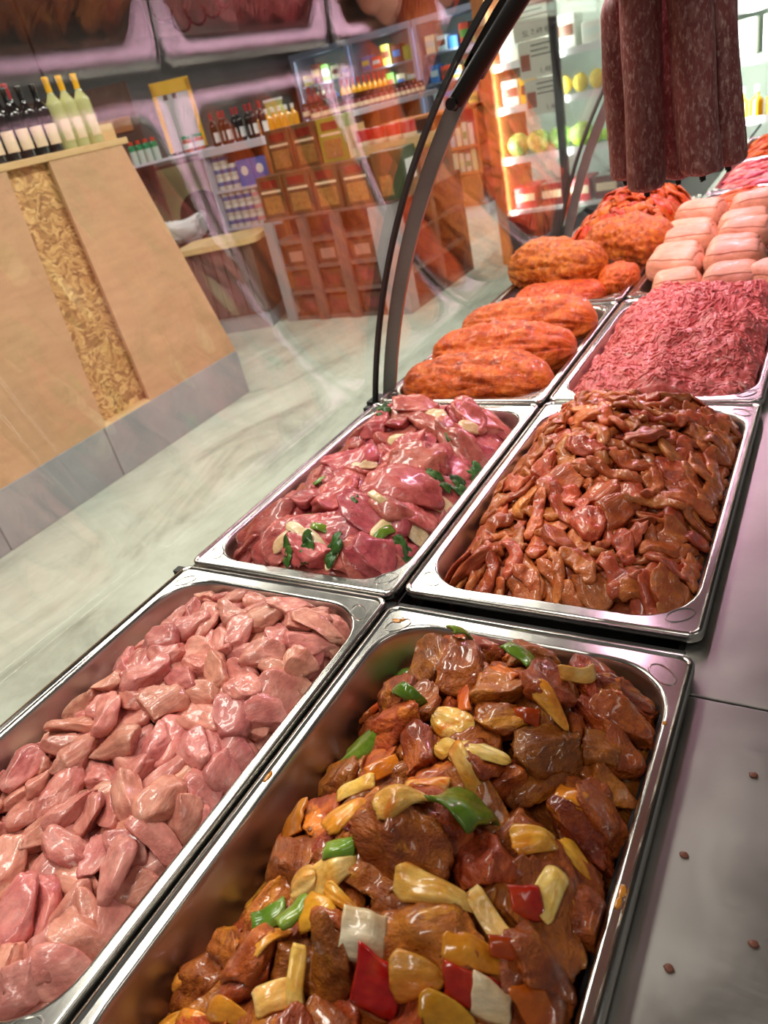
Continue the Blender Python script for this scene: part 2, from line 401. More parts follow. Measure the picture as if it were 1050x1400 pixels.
cl(MB().b2((-.79, CY0, -.19), (-.10, CY1, -.15)), 'well_floor', M_dark)
cl(MB().b2((-.108, CY0, -.15), (-.102, CY1, -.02)), 'well_side', M_dark)
cl(MB().b2((-.775, CY0, -.15), (-.768, CY1, -.03)), 'well_side', M_dark)
for y in (.006, .5565, 1.0985, 1.648, 2.196, 2.745, 3.295):
    cl(MB().b2((-.775, y-.006, -.03), (-.10, y+.006, -.014)), 'pan_rail', M_dark)
cl(MB().b2((-.4165, CY0, -.03), (-.4145, CY1, -.014)), 'pan_rail', M_dark)
ys_ = [CY0, .5105, 1.66, 2.9, CY1]
for a, b in zip(ys_[:-1], ys_[1:]):
    cl(MB().b2((-.102, a+.0012, -.030), (.42, b-.0012, -.018), .0012), 'worktop_plate', M_work)
cl(MB().b2((.36, CY0, FZ), (.40, CY1, -.03)), 'back_panel', M_work)
cl(MB().b2((-.343, CY0, .668), (-.17, CY1, .71), .006), 'canopy_beam', M_frame)
cl(MB().b2((-.364, .88, .6195), (-.320, 3.94, .630), .003).b2((-.345, .88, .629), (-.330, 3.94, .669)), 'lamp_housing', M_white)
for y in (CY0+.05, 2.33, CY1-.05):
    mb = MB(); mb.b2((-.20, y-.02, .672), (.38, y+.02, .705)); mb.b2((.34, y-.02, -.02), (.38, y+.02, .672)); cl(mb, 'canopy_post', M_frame)

# ================================================================ PANS
def rrect(x0, x1, y0, y1, r, n=9):
    out = []
    for cx, cy, a0 in ((x1-r, y0+r, -PI/2), (x1-r, y1-r, 0), (x0+r, y1-r, PI/2), (x0+r, y0+r, PI)):
        for i in range(n):
            a = a0+PI/2*i/(n-1); out.append((cx+r*math.cos(a), cy+r*math.sin(a)))
    return out
PANS = {}
PIN = (.0135, .021)
def pan(key, x0, x1, y0, y1, label, rot=0.0, depth=.098):
    cx, cy = (x0+x1)/2, (y0+y1)/2; hx, hy = (x1-x0)/2, (y1-y0)/2
    t = thing('steel_pan', label, 'pan', (cx, cy, 0), (0, 0, rot), 'stainless pans in the counter')
    prof = [(0, 0, .014, -.0100), (0, 0, .014, -.0016), (.0012, .0012, .013, 0), (.0042, .0042, .012, .0002), (.0056, .0056, .011, -.0014), (.0062, .0062, .0105, -.0022), (.0068, .0068, .0105, -.0022), (PIN[0]-.0028, PIN[1]-.0028, .0604, -.0022),
            (PIN[0]-.002, PIN[1]-.002, .060, -.0022), (PIN[0], PIN[1], .0585, -.0027), (PIN[0]+.0018, PIN[1]+.0018, .057, -.0046), (PIN[0]+.003, PIN[1]+.003, .056, -.010),
            (PIN[0]+.006, PIN[1]+.006, .054, -.055), (PIN[0]+.009, PIN[1]+.009, .052, -depth+.01), (PIN[0]+.015, PIN[1]+.015, .047, -depth)]
    V = []; F = []; n = 36
    for ix, iy, r, z in prof:
        V += [(a, b, z) for a, b in rrect(-hx+ix, hx-ix, -hy+iy, hy-iy, r)]
    for i in range(len(prof)-1):
        for k in range(n):
            F.append((i*n+k, i*n+(k+1) % n, (i+1)*n+(k+1) % n, (i+1)*n+k))
    F.append([(len(prof)-1)*n+k for k in range(n)])
    m = bpy.data.meshes.new('pan_body'); m.from_pydata(V, [], F); sharp(m, 50)
    so = obj('pan_body', m, M_pan, t); m.materials.append(M_panwall)     # satin walls below the rim
    mi = np.zeros(len(m.polygons), int); mi[n*10:] = 1; m.polygons.foreach_set('material_index', mi)
    for sx in (-1, 1):
        for sy in (-1, 1):
            c = np.array([sx*(hx-.0245), sy*(hy-.030), -.0022]); ang = sy*sx*-.75
            pts = [(c[0]+.015*math.cos(a)*math.cos(ang)-.0085*math.sin(a)*math.sin(ang), c[1]+.015*math.cos(a)*math.sin(ang)+.0085*math.sin(a)*math.cos(ang), c[2]) for a in np.linspace(0, 2*PI, 25)[:-1]]
            MB().tube(pts, .0011, 6, closed=True).obj('corner_emboss', M_pan, t, True)
    PANS[key] = (x0, x1, y0, y1)
    return t
pan('L1', -.744, -.419, .025, .553, 'steel pan full of plain pale pink meat chunks, nearest on the glass side')
pan('R1', -.412, -.087, .014, .544, 'steel pan of brown marinated pork with peppers and onion, nearest beside the worktop')
pan('L2', -.744, -.419, .559, 1.092, 'steel pan of red meat with onion and parsley by the glass')
pan('R2', -.412, -.087, .570, 1.100, 'steel pan of thin brown-orange marinated strips heaped high beside the worktop')
pan('L3', -.744, -.419, 1.100, 1.630, 'steel pan holding three long orange netted roasts')
pan('R3', -.412, -.087, 1.107, 1.637, 'steel pan of pink minced meat beside the worktop')
pan('L4', -.744, -.419, 1.650, 2.180, 'steel pan of thick golden netted roasts behind the three long roasts')
pan('R4', -.412, -.087, 1.655, 2.185, 'steel pan of pale folded chicken rolls behind the minced meat')
pan('L5', -.744, -.419, 2.200, 2.730, 'steel pan of bright red-orange slices behind the thick roasts')
pan('R5', -.412, -.087, 2.205, 2.735, 'steel pan of long orange strips behind the pale chicken rolls')
pan('R6', -.412, -.087, 2.755, 3.285, 'steel pan of plain pinkish red strips beyond the long orange strips')
pan('R7', -.412, -.087, 3.305, 3.835, 'steel pan of rusty orange strips, farthest one visible right of the sausages')


# ================================================================ HEAPS
def sstep(a, b, x):
    t = np.clip((x-a)/(b-a), 0, 1); return t*t*(3-2*t)
def g2(x, y, cx, cy, sx, sy): return np.exp(-((x-cx)/sx)**2-((y-cy)/sy)**2)
def T(k, x, y):
    x0, x1, y0, y1 = PANS[k]
    l, r, n, f = x-x0, x1-x, y-y0, y1-y
    if k == 'L1': return -.045+.06*sstep(.0, .09, l)*(.45+.55*sstep(0, .05, r))*(.6+.4*sstep(0, .06, f))+.014*g2(x, y, -.53, .46, .08, .07)-.012*sstep(.25, .0, n)
    if k == 'L2': return -.03+.063*sstep(0, .11, l+.01)*sstep(-.02, .10, r)*(.4+.6*sstep(-.02, .10, f))*(.5+.5*sstep(-.04, .08, n))+.012*g2(x, y, -.6, .98, .06, .1)
    if k == 'R1': return -.06+.102*sstep(-.01, .13, l)*(.52+.48*sstep(-.03, .10, r))*(.5+.5*sstep(-.01, .09, f))*(.6+.4*sstep(0, .2, n))+.012*g2(x, y, -.26, .30, .07, .1)
    if k == 'R2': return -.035+.05*sstep(0, .07, l)*(.45+.55*sstep(0, .08, r))*(.5+.5*sstep(0, .08, f))*(.5+.5*sstep(0, .07, n))+.052*g2(x, y, -.26, .93, .11, .17)
    if k == 'R3': return -.03+.052*sstep(0, .08, l)*sstep(-.02, .06, r)*(.35+.65*sstep(0, .06, n))*(.6+.4*sstep(0, .05, f))+.035*g2(x, y, -.25, 1.50, .11, .10)+.022*g2(x, y, -.22, 1.30, .09, .07)
    if k == 'L5': return -.02+.06*sstep(-.02, .10, l)*sstep(-.02, .10, r)*sstep(-.04, .10, n)*sstep(-.06, .1, f)+.04*g2(x, y, -.58, 2.5, .13, .2)
    return -.03+.045*sstep(0, .08, l)*sstep(0, .06, r)*sstep(-.06, .06, n)+.012*g2(x, y, -.25, (y0+y1)/2, .1, .2)

RES = .003
class Heap:
    def __init__(s, key, thick):
        s.k = key; s.x0, s.x1, s.y0, s.y1 = PANS[key]
        s.nx = int((s.x1-s.x0)/RES)+1; s.ny = int((s.y1-s.y0)/RES)+1
        X, Y = np.meshgrid(s.x0+np.arange(s.nx)*RES, s.y0+np.arange(s.ny)*RES, indexing='ij')
        s.X, s.Y = X, Y; s.T = T(key, X, Y); s.H = np.maximum(s.T-thick, -.094); s.bed = s.H.copy()
        s.S = s.sdf(X, Y); s.items = []
        s.smooth()
    def sdf(s, x, y, m=.0):
        cx, cy = (s.x0+s.x1)/2, (s.y0+s.y1)/2; hx = (s.x1-s.x0)/2-PIN[0]-.004-m; hy = (s.y1-s.y0)/2-PIN[1]-.004-m; r = .055
        qx = np.abs(x-cx)-hx+r; qy = np.abs(y-cy)-hy+r
        return np.hypot(np.maximum(qx, 0), np.maximum(qy, 0))+np.minimum(np.maximum(qx, qy), 0)-r
    def smooth(s):
        h = s.H
        for _ in range(2):
            p = np.pad(h, 2, mode='edge'); c = np.cumsum(p, 0); c = np.concatenate([np.zeros((1, c.shape[1])), c]); h1 = (c[5:]-c[:-5])/5
            c = np.cumsum(h1, 1); c = np.concatenate([np.zeros((c.shape[0], 1)), c], 1); h = (c[:, 5:]-c[:, :-5])/5
        s.Hs = h
    def samp(s, A, x, y):
        fx = np.clip((x-s.x0)/RES, 0, s.nx-1.001); fy = np.clip((y-s.y0)/RES, 0, s.ny-1.001)
        i = fx.astype(int); j = fy.astype(int); u = fx-i; v = fy-j
        return A[i, j]*(1-u)*(1-v)+A[i+1, j]*u*(1-v)+A[i, j+1]*(1-u)*v+A[i+1, j+1]*u*v
    def pick(s, margin, n=60):
        for _ in range(20):
            i = rng.integers(0, s.nx, n); j = rng.integers(0, s.ny, n)
            ok = s.S[i, j] < -margin
            if ok.any(): break
        i, j = i[ok], j[ok]; d = s.T[i, j]-s.Hs[i, j]; b = np.argmax(d)
        return s.X[i[b], j[b]], s.Y[i[b], j[b]], d[b]
    def settle(s, V, cx, cy, soft=.4, sink=.3, tilt=0.0, wall=True, over=0.0):
        X, Y, Z = V[:, 0]+cx, V[:, 1]+cy, V[:, 2]
        if wall:
            low = Z < Z.max()
            d = s.sdf(X, Y)
            if d.max() > over:      # slide towards the middle so that it fits
                i = np.argmax(d); e = 1e-3
                gx = (s.sdf(X[i]+e, Y[i])-d[i])/e; gy = (s.sdf(X[i], Y[i]+e)-d[i])/e
                k = min(d[i]-over, .03); X = X-gx*k; Y = Y-gy*k
        h = s.samp(s.Hs, X, Y)
        A = np.c_[X-cx, Y-cy, np.ones(len(X))]
        m = Z < np.median(Z)
        c = np.linalg.lstsq(A[m], h[m], rcond=None)[0]
        sl = np.hypot(c[0], c[1])
        if sl > .55: c[:2] *= .55/sl
        plane = A@c
        zr = (1-soft)*plane+soft*h+tilt*(X-cx)
        th = Z.max()-Z.min()
        Zw = zr+(Z-Z.min())-sink*th
        if wall:
            d = s.sdf(X, Y); w = np.clip(d, 0, None)*sstep(.014, -.002, Zw)
            e = 1e-3; gx = (s.sdf(X+e, Y)-d)/e; gy = (s.sdf(X, Y+e)-d)/e
            X = X-gx*w; Y = Y-gy*w
        ii = np.clip(((X-s.x0)/RES+.5).astype(int), 0, s.nx-1); jj = np.clip(((Y-s.y0)/RES+.5).astype(int), 0, s.ny-1)
        np.maximum.at(s.H, (ii, jj), Zw); s.smooth()
        return np.c_[X, Y, Zw]
    def put(s, name, V, F, mat, label=None, cat=None, group=None, **k):
        cx, cy = k.pop('at')
        P = s.settle(V, cx, cy, **k); c = P.mean(0)
        o = obj(name, mesh(name, (P-c) @ rotm(0, 0, YAW_OF[0]), F), mat, None, c, (0, 0, YAW_OF[0]))
        o['category'] = cat
        if group: o['group'] = group
        if label: o['label'] = label
        s.items.append((o, c, label)); return o
    def bed_obj(s, mat, name, label):
        st = 4
        i = np.arange(0, s.nx, st); j = np.arange(0, s.ny, st); V = []; idx = {}
        H = s.bed
        V = np.stack([s.X[np.ix_(i, j)], s.Y[np.ix_(i, j)], H[np.ix_(i, j)]], -1).reshape(-1, 3)
        d = s.sdf(V[:, 0], V[:, 1]); e = 1e-3
        gx = (s.sdf(V[:, 0]+e, V[:, 1])-d)/e; gy = (s.sdf(V[:, 0], V[:, 1]+e)-d)/e; w = np.clip(d+.002, 0, None)
        V[:, 0] -= gx*w; V[:, 1] -= gy*w
        V[:, 2] += .003*fbm(V*60, 3, 2)
        nj = len(j); ni = len(i); n0 = len(V)
        F = [(a*nj+b, (a+1)*nj+b, (a+1)*nj+b+1, a*nj+b+1) for a in range(ni-1) for b in range(nj-1)]
        rim = [(a, 0) for a in range(ni)]+[(ni-1, b) for b in range(1, nj)]+[(a, nj-1) for a in range(ni-2, -1, -1)]+[(0, b) for b in range(nj-2, 0, -1)]
        cx, cy = (s.x0+s.x1)/2, (s.y0+s.y1)/2
        low = [(cx+(V[a*nj+b][0]-cx)*.97, cy+(V[a*nj+b][1]-cy)*.97, -.0975) for a, b in rim]
        V = np.vstack([V, low]); q = len(rim)
        for k in range(q):
            a = rim[k][0]*nj+rim[k][1]; b = rim[(k+1) % q][0]*nj+rim[(k+1) % q][1]
            F.append((b, a, n0+k, n0+(k+1) % q))
        F.append([n0+k for k in range(q)][::-1])
        o = obj(name, mesh(name, V, F), mat); stuff(o); tag(o, label, 'meat'); return o

_ico = {}
def ico(sub):
    if sub not in _ico:
        bm = bmesh.new(); bmesh.ops.create_icosphere(bm, subdivisions=sub, radius=1)
        _ico[sub] = (np.array([v.co[:] for v in bm.verts]), [[v.index for v in f.verts] for f in bm.faces]); bm.free()
    return _ico[sub]
def rotm(ax, ay, az):
    return np.array((Matrix.Rotation(az, 3, 'Z') @ Matrix.Rotation(ay, 3, 'Y') @ Matrix.Rotation(ax, 3, 'X')))
def unit(v): return v/np.linalg.norm(v)
def chunk(a, b, c, sub=4, cuts=6, depth=(.55, .92), boxy=.75, lump=.16, fiber=.03, taper=.3, crisp=.92):
    S, F = ico(sub); sd = float(rng.uniform(0, 400))
    P = np.sign(S)*np.abs(S)**boxy
    for _ in range(cuts):
        n = unit(rng.normal(size=3)*[1, 1, .8]); dd = rng.uniform(*depth)*np.abs(P@n).max()
        e = np.clip(P@n-dd, 0, None); P = P-np.outer(e*crisp, n)
    P[:, 1] *= 1+taper*rng.uniform(-1, 1)*P[:, 0]; P[:, 2] *= 1+taper*.6*rng.uniform(-1, 1)*P[:, 0]
    P = P*[a, b, c]
    P[:, 2] += rng.uniform(-6, 6)*(P[:, 0]**2)*.5; P[:, 1] += rng.uniform(-7, 7)*P[:, 0]**2
    s = min(a, b, c); N = S
    P = P+N*(lump*s*fbm(P*45, sd, 2))[:, None]
    P = P+N*(fiber*s*fbm(P*[120, 320, 320], sd+9, 3))[:, None]
    # torn creases
    cr = 1-np.abs(noise(P*[55, 80, 80], sd+5)); P = P-N*(.25*s*np.clip(cr-.86, 0, 1)*3.2)[:, None]
    return P, F
YAW_OF = [0.0]
def spin(P, flat=.25):
    a, b, YAW_OF[0] = rng.uniform(-1, 1)*PI*flat, rng.uniform(-1, 1)*flat*1.2, rng.uniform(0, 2*PI)
    return P @ rotm(a, b, YAW_OF[0]).T
def strip(Ln, w, t, nu=26, nv=12, bend=1.0, wav=.3, tw=.6, taper=.6, rough=.12):
    """long soft strip of meat lying along a wandering line"""
    sd = float(rng.uniform(0, 400)); u = np.linspace(0, 1, nu); ds = Ln/(nu-1)
    k = rng.uniform(-1, 1)*bend; ang = k*(u-.5)*2+.5*bend*noise(np.c_[u*2.2, u*0, u*0], sd)
    x = np.cumsum(np.cos(ang))*ds; y = np.cumsum(np.sin(ang))*ds; x -= x.mean(); y -= y.mean()
    zz = wav*w*noise(np.c_[u*3, u*0+7, u*0], sd+3)
    wd = w*(1+.35*noise(np.c_[u*4, u*0, u*0+3], sd+1))*np.minimum(1, ((np.minimum(u, 1-u)*2)+.06)**.5*1.25*taper+(1-taper))
    e = np.sin(np.clip(np.minimum(u, 1-u)/.07, 0, 1)*PI/2)*.93+.07
    twist = tw*noise(np.c_[u*2, u*0+2, u*0], sd+4)
    V = np.zeros((nu, nv, 3))
    for j in range(nv):
        a = 2*PI*j/nv; cy = math.copysign(abs(math.cos(a))**.8, math.cos(a))*.5*wd*e; cz = math.copysign(abs(math.sin(a))**.8, math.sin(a))*.5*t*e*(1+.25*noise(np.c_[u*5, u*0+j*.0, u*0], sd+6))
        py = cy*np.cos(twist)-cz*np.sin(twist); pz = cy*np.sin(twist)+cz*np.cos(twist)
        V[:, j, 0] = x-np.sin(ang)*py; V[:, j, 1] = y+np.cos(ang)*py; V[:, j, 2] = pz+zz
    V = V.reshape(-1, 3); V += (rough*t*fbm(V*110, sd, 3))[:, None]*np.array([.5, .5, 1]); V += (rough*.7*t*fbm(V*60, sd+50, 2))[:, None]*np.array([.8, -.6, .3])
    F = [(i*nv+j, i*nv+(j+1) % nv, (i+1)*nv+(j+1) % nv, (i+1)*nv+j) for i in range(nu-1) for j in range(nv)]
    F.append(list(range(nv))[::-1]); F.append([(nu-1)*nv+j for j in range(nv)])
    return V, F
def shell(Ln, w, t, cu=.5, cv=.8, shape='petal', nu=18, nv=12, ridg=.0, wob=.1, layers=1):
    """curved piece of vegetable wall: cu, cv are the bend angles along and across"""
    sd = float(rng.uniform(0, 400)); u = np.linspace(-1, 1, nu); v = np.linspace(-1, 1, nv)
    U, Vv = np.meshgrid(u, v, indexing='ij')
    if shape == 'petal': wd = np.maximum(1-np.abs(U)**2.2, .0)**.5*.94+.06
    elif shape == 'tear': wd = np.clip((1-U)/2, 0, 1)**.55*np.clip((1+U)*3, .15, 1)**.5+.05
    elif shape == 'square': wd = 1+.28*noise(np.c_[U.ravel()*1.3, U.ravel()*0, U.ravel()*0], sd).reshape(U.shape)
    else: wd = .75+.25*np.minimum(1, (1-np.abs(U))*5)
    X = U*Ln/2*(1+.10*noise(np.c_[Vv.ravel()*1.5, Vv.ravel()*0, Vv.ravel()*0+5], sd).reshape(U.shape)*(shape == 'square')); Y = Vv*w/2*wd
    Vs = []; Fs = []
    for ly in range(layers):
        top = []; off0 = ly*t*1.5
        for s_ in (1, 0):
            o_ = off0+(t*.5 if s_ else -t*.5)
            ru = (Ln/2)/max(cu, 1e-3); rv = (w/2)/max(cv, 1e-3)
            au = X/ru; av = Y/rv
            px = (ru+o_)*np.sin(au); pz = (ru+o_)*np.cos(au)-ru; py = (rv+o_)*np.sin(av); pz = pz+(rv+o_)*np.cos(av)-rv
            pz = pz-o_
            pz = pz+wob*w*noise(np.c_[U.ravel()*1.4, Vv.ravel()*1.4, U.ravel()*0], sd+2).reshape(U.shape)
            if ridg: pz = pz+ridg*t*np.sin(Vv*9)
            top.append(np.stack([px+ly*Ln*.04, py*(1-.1*ly), pz], -1).reshape(-1, 3))
        V = np.vstack(top); q = nu*nv; F = []
        for i in range(nu-1):
            for j in range(nv-1):
                a = i*nv+j; F.append((a, a+nv, a+nv+1, a+1)); F.append((q+a, q+a+1, q+a+nv+1, q+a+nv))
        ring = [i*nv for i in range(nu)]+[(nu-1)*nv+j for j in range(1, nv)]+[i*nv+nv-1 for i in range(nu-2, -1, -1)]+[j for j in range(nv-2, 0, -1)]
        for a, b in zip(ring, ring[1:]+ring[:1]): F.append((b, a, q+a, q+b))
        n0 = sum(len(z) for z in Vs); Vs.append(V); Fs += [tuple(i+n0 for i in f) for f in F]
    V = np.vstack(Vs); V -= V.mean(0)
    return V, Fs
def lying(V, yaw, pitch=0.0, roll=0.0):
    YAW_OF[0] = yaw
    return V @ rotm(roll, pitch, yaw).T

ORD = ['first', 'second', 'third', 'fourth', 'fifth', 'sixth', 'seventh', 'eighth', 'ninth', 'tenth', 'eleventh', 'twelfth', 'thirteenth', 'fourteenth', 'fifteenth', 'sixteenth', 'seventeenth', 'eighteenth', 'nineteenth', 'twentieth']
def label_rows(h, desc, what, nrows):
    """labels by row from the far rim and place along the row"""
    rest = [(o, c) for o, c, l in h.items if not l]
    rest.sort(key=lambda q: -q[1][1]); n = len(rest); per = math.ceil(n/nrows)
    for r in range(nrows):
        row = sorted(rest[r*per:(r+1)*per], key=lambda q: q[1][0])
        for i, (o, c) in enumerate(row):
            o['label'] = f'{desc} {what}, {ORD[r]} row from far rim, {ORD[i]} from glass side'

# spilt crumbs on the worktop and sauce on the rims
M_crumb = plain('brown_crumb', L(112, 62, 44), .5); M_sauce = plain('orange_sauce', L(190, 120, 30), .2, 0, Coat_Weight=.5)
def blob(name, loc, r, sq, mat, parent=None):
    V, F = ico(2); P = V*(1+.35*noise(V*1.7, loc[0]*97+loc[1]*31))[:, None]*np.array(sq)*r
    return obj(name, mesh(name, P, F), mat, parent, loc)
for x, y, lab in ((-.029, .438, 'brown crumb on the worktop, farthest from the front'), (-.065, .351, 'dark brown crumb on the worktop, closest to the pan of marinated pork'), (-.015, .303, 'brown crumb on the worktop, farthest from the pans'), (-.060, .268, 'dark crumb on the worktop, nearest the front')):
    tag(blob('meat_crumb', (x, y, -.0172), .0028, (1.2, 1, .4), M_crumb), lab, 'crumb', 'crumbs on the worktop')
pr = [o for o in C.objects if o.name.startswith('steel_pan') and 'marinated pork' in o['label']][0]
for x, y, r, q in ((-.0958, .299, .004, (.7, 1.3, .2)), (-.0965, .290, .003, (.8, 1.6, .2)), (-.0985, .457, .002, (1, 1, .3)), (-.4045, .294, .004, (.6, 1.6, .2)), (-.392, .520, .004, (1.4, .8, .2)), (-.386, .524, .003, (1, 1, .2))):
    blob('sauce_drip', (x-pr.location.x, y-pr.location.y, -.0018), r, q, M_sauce, pr)

# ---- pan of pink chunks
h = Heap('L1', .030); h.bed_obj(M_pink, 'meat_bed', 'packed pale pink meat lying under the loose chunks in the glass-side pan')
for i in range(190):
    x, y, d = h.pick(.012)
    if d < .0015: break
    s = rng.uniform(.82, 1.2)
    V, F = chunk(.028*s, .0172*s*rng.uniform(.85, 1.2), .0120*s, sub=4, cuts=8, depth=(.5, .9), boxy=.8, lump=.15, fiber=.035, crisp=.97)
    V = spin(V, .16)
    h.put('meat_chunk', V, F, M_pink, None, 'meat', 'plain pink meat chunks in one pan', at=(x, y), soft=.42, sink=.34)
label_rows(h, 'pale pink', 'raw meat chunk', 13)
N_L1 = len(h.items)

# ---- pan of marinated pork, peppers and onion
h = Heap('R1', .042); h.bed_obj(M_marin, 'meat_bed', 'packed brown marinated pork lying under the loose chunks and vegetables')
for i in range(150):
    x, y, d = h.pick(.014)
    if d < .002: break
    s = rng.uniform(.8, 1.25)
    V, F = chunk(.029*s, .021*s*rng.uniform(.85, 1.15), .0165*s, sub=4, cuts=10, depth=(.45, .88), boxy=.66, lump=.2, fiber=.09, crisp=.98)
    V = spin(V, .22)
    h.put('pork_chunk', V, F, M_marin, None, 'meat', 'brown marinated pork chunks in one pan', at=(x, y), soft=.28, sink=.30)
label_rows(h, 'glossy brown', 'marinated pork chunk', 11)
for n_, x, y, a, b, c, lab in (('pork_chunk', -.229, .248, .036, .027, .022, 'largest brown pork chunk crowned by a glossy onion, middle of its pan'),
                               ('pork_chunk', -.186, .202, .036, .024, .017, 'brown pork chunk topped with golden fat in front of the largest chunk'),
                               ('pork_chunk', -.100, .272, .036, .020, .014, 'brown pork chunk hanging out over the pan edge towards the worktop')):
    V, F = chunk(a, b, c, cuts=8, boxy=.75, lump=.26, fiber=.07)
    out = 'hanging' in lab
    V = lying(V, rng.uniform(-.5, .5), rng.uniform(-.2, .2))
    h.put(n_, V, F, M_marin, lab, 'meat', at=(x, y), soft=.0 if out else .3, sink=-.1 if out else .25, over=.022 if out else 0)
VEG = [  # kind, x, y, length, width, yaw, pitch, roll, label
 ('gring', -.300, .383, .062, .012, -.5, .2, .5, 'narrow curved green pepper ring with a yellow tip, left of the middle rear'),
 ('red', -.372, .425, .030, .022, .5, .1, .3, 'orange-red pepper square between brown chunks beside the pan divider'),
 ('green', -.334, .343, .046, .028, .2, .1, .5, 'broad green pepper piece standing between pork chunks, left half'),
 ('onion', -.250, .372, .046, .028, -.2, 0, .2, 'thick pale onion wedge just behind the layered onion'),
 ('layer', -.214, .343, .050, .030, 0.1, .1, .2, 'layered onion wedge with visible ribs above the large green piece'),
 ('strip', -.215, .322, .050, .014, -.7, .1, .2, 'long pale onion sliver lying across the top of the green piece'),
 ('strip', -.240, .305, .045, .013, .15, .1, .2, 'short pale onion sliver left of the large green piece'),
 ('onion', -.243, .342, .022, .016, -.4, .1, .2, 'tiny onion bit touching the layered onion wedge'),
 ('orange', -.285, .311, .034, .014, .9, .2, .4, 'forked orange pepper strip behind the thin onion sliver'),
 ('strip', -.300, .290, .042, .012, .5, .1, .3, 'thin curved onion sliver by the broad green pepper'),
 ('green', -.199, .290, .042, .036, 1.4, .5, .1, 'glossy large green pepper piece at the centre of its pan'),
 ('amber', -.280, .256, .052, .032, 1.2, .4, .2, 'translucent amber onion petal standing upright left of the largest chunk'),
 ('green', -.282, .470, .034, .016, 1.3, .6, .4, 'pointed green pepper sliver at the far rim, left of the round green one'),
 ('green', -.224, .470, .040, .028, -.4, .3, -.4, 'round-backed green pepper piece leaning by the far rim'),
 ('pale_ring', -.168, .463, .052, .012, .9, .3, .9, 'pale curved onion rind upright near the far corner by the worktop'),
 ('green', -.372, .485, .034, .024, .3, .1, .2, 'yellowish green pepper bit in the far corner by the divider'),
 ('amber', -.175, .406, .044, .022, -.5, .2, .2, 'yellow-green onion petal behind dark chunks on the worktop side'),
 ('red', -.193, .394, .026, .012, .1, .1, .1, 'dark red pepper bit half hidden behind a yellow onion petal'),
 ('orange', -.143, .345, .030, .020, -.1, .1, .2, 'small orange square of onion on a chunk, worktop side'),
 ('amber', -.153, .297, .048, .036, .6, .3, .2, 'broad orange-stained onion cup to the right of the largest chunk'),
 ('orange', -.250, .397, .042, .011, -1.1, .2, .2, 'thin orange pepper sliver behind the thick pale onion wedge'),
 ('orange', -.231, .440, .040, .018, -.5, .1, .2, 'flat orange pepper strip near the round-backed green piece'),
 ('orange', -.352, .262, .040, .036, -1.3, .5, .2, 'upright orange pepper block leaning by the dark pan wall'),
 ('layer', -.236, .266, .050, .024, 1.0, .4, .3, 'glossy onion draped over the largest brown chunk'),
 ('strip', -.134, .267, .046, .017, 1.5, .35, .1, 'pale onion stick standing upright near the worktop edge'),
 ('red', -.143, .250, .024, .020, .6, .3, .4, 'dark red pepper piece beside the upright onion stick'),
 ('amber', -.129, .307, .036, .024, -.4, .2, .2, 'pale yellow onion beneath the broad orange-stained cup'),
 ('amber', -.372, .218, .040, .032, 1.0, .3, .1, 'round amber onion petal close to the dark left wall of the pan'),
 ('layer', -.269, .212, .042, .028, .9, .3, .3, 'ribbed amber onion fan in front of the largest chunk'),
 ('onion', -.288, .201, .026, .020, .6, .3, .3, 'small pale onion bit tucked beside the ribbed fan'),
 ('amber', -.252, .200, .046, .014, -.1, .1, .2, 'flat golden onion strip lying over the yellow pepper square'),
 ('yellow', -.262, .186, .042, .036, .2, .5, .1, 'yellow pepper square leaning against the white onion square'),
 ('white', -.226, .184, .042, .034, .3, .5, .2, 'large whitish onion square, flat and slightly stained'),
 ('amber', -.294, .163, .056, .038, 1.0, .4, -.2, 'translucent pointed onion petal between two dark green bits'),
 ('green', -.312, .182, .032, .022, .8, .3, .4, 'dark green pepper bit left of the pointed onion petal'),
 ('green', -.281, .182, .034, .016, 1.2, .5, .3, 'dark green pepper bit right of the pointed onion petal'),
 ('green', -.268, .226, .026, .016, .5, .2, .3, 'small dark green bit behind the ribbed onion fan'),
 ('red', -.209, .166, .038, .034, .1, .4, .3, 'bright red pepper square in front of the white onion square'),
 ('amber', -.186, .178, .044, .032, .4, .2, .3, 'brown-stained onion cup beside the bright red square'),
 ('layer', -.196, .226, .060, .024, .2, .1, .3, 'broad golden onion layer behind the fat-topped chunk'),
 ('strip', -.157, .228, .054, .015, -.5, .1, .3, 'long pale onion sliver right of the fat-topped chunk'),
 ('yellow', -.158, .203, .048, .028, .4, .2, .2, 'yellow stained onion slab between two red pepper strips'),
 ('red', -.138, .218, .044, .012, .6, .2, .4, 'thin red pepper strip behind the yellow slab'),
 ('red', -.154, .186, .042, .017, .3, .2, .4, 'curved red pepper strip in front of the yellow slab'),
 ('strip', -.270, .139, .040, .018, .8, .3, .2, 'stubby pale onion stick near the front left of the pan'),
 ('yellow', -.164, .170, .042, .022, .3, .2, .1, 'flat yellow onion slab at the very front, worktop half'),
 ('white', -.142, .186, .030, .022, .2, .2, .3, 'rounded translucent white onion near the front'),
 ('orange', -.118, .200, .038, .026, 1.1, .4, .3, 'orange pepper block at the front by the worktop rim'),
 ('amber', -.375, .139, .036, .028, .5, .3, .2, 'glossy onion cup low in the front corner by the divider'),
 ('amber', -.372, .108, .050, .022, .9, .3, .2, 'orange onion strip lowest in the front corner by the divider'),
 ('strip', -.262, .152, .046, .011, -1.2, .3, .2, 'thin yellow sliver hanging beside the red-brown chunk at the front'),
 ('amber', -.335, .110, .042, .024, .3, .2, .2, 'orange-stained onion petal in the frontmost left heap'),
 ('yellow', -.30, .120, .040, .016, .2, .2, .2, 'thin yellow strip in the frontmost left heap'),
]
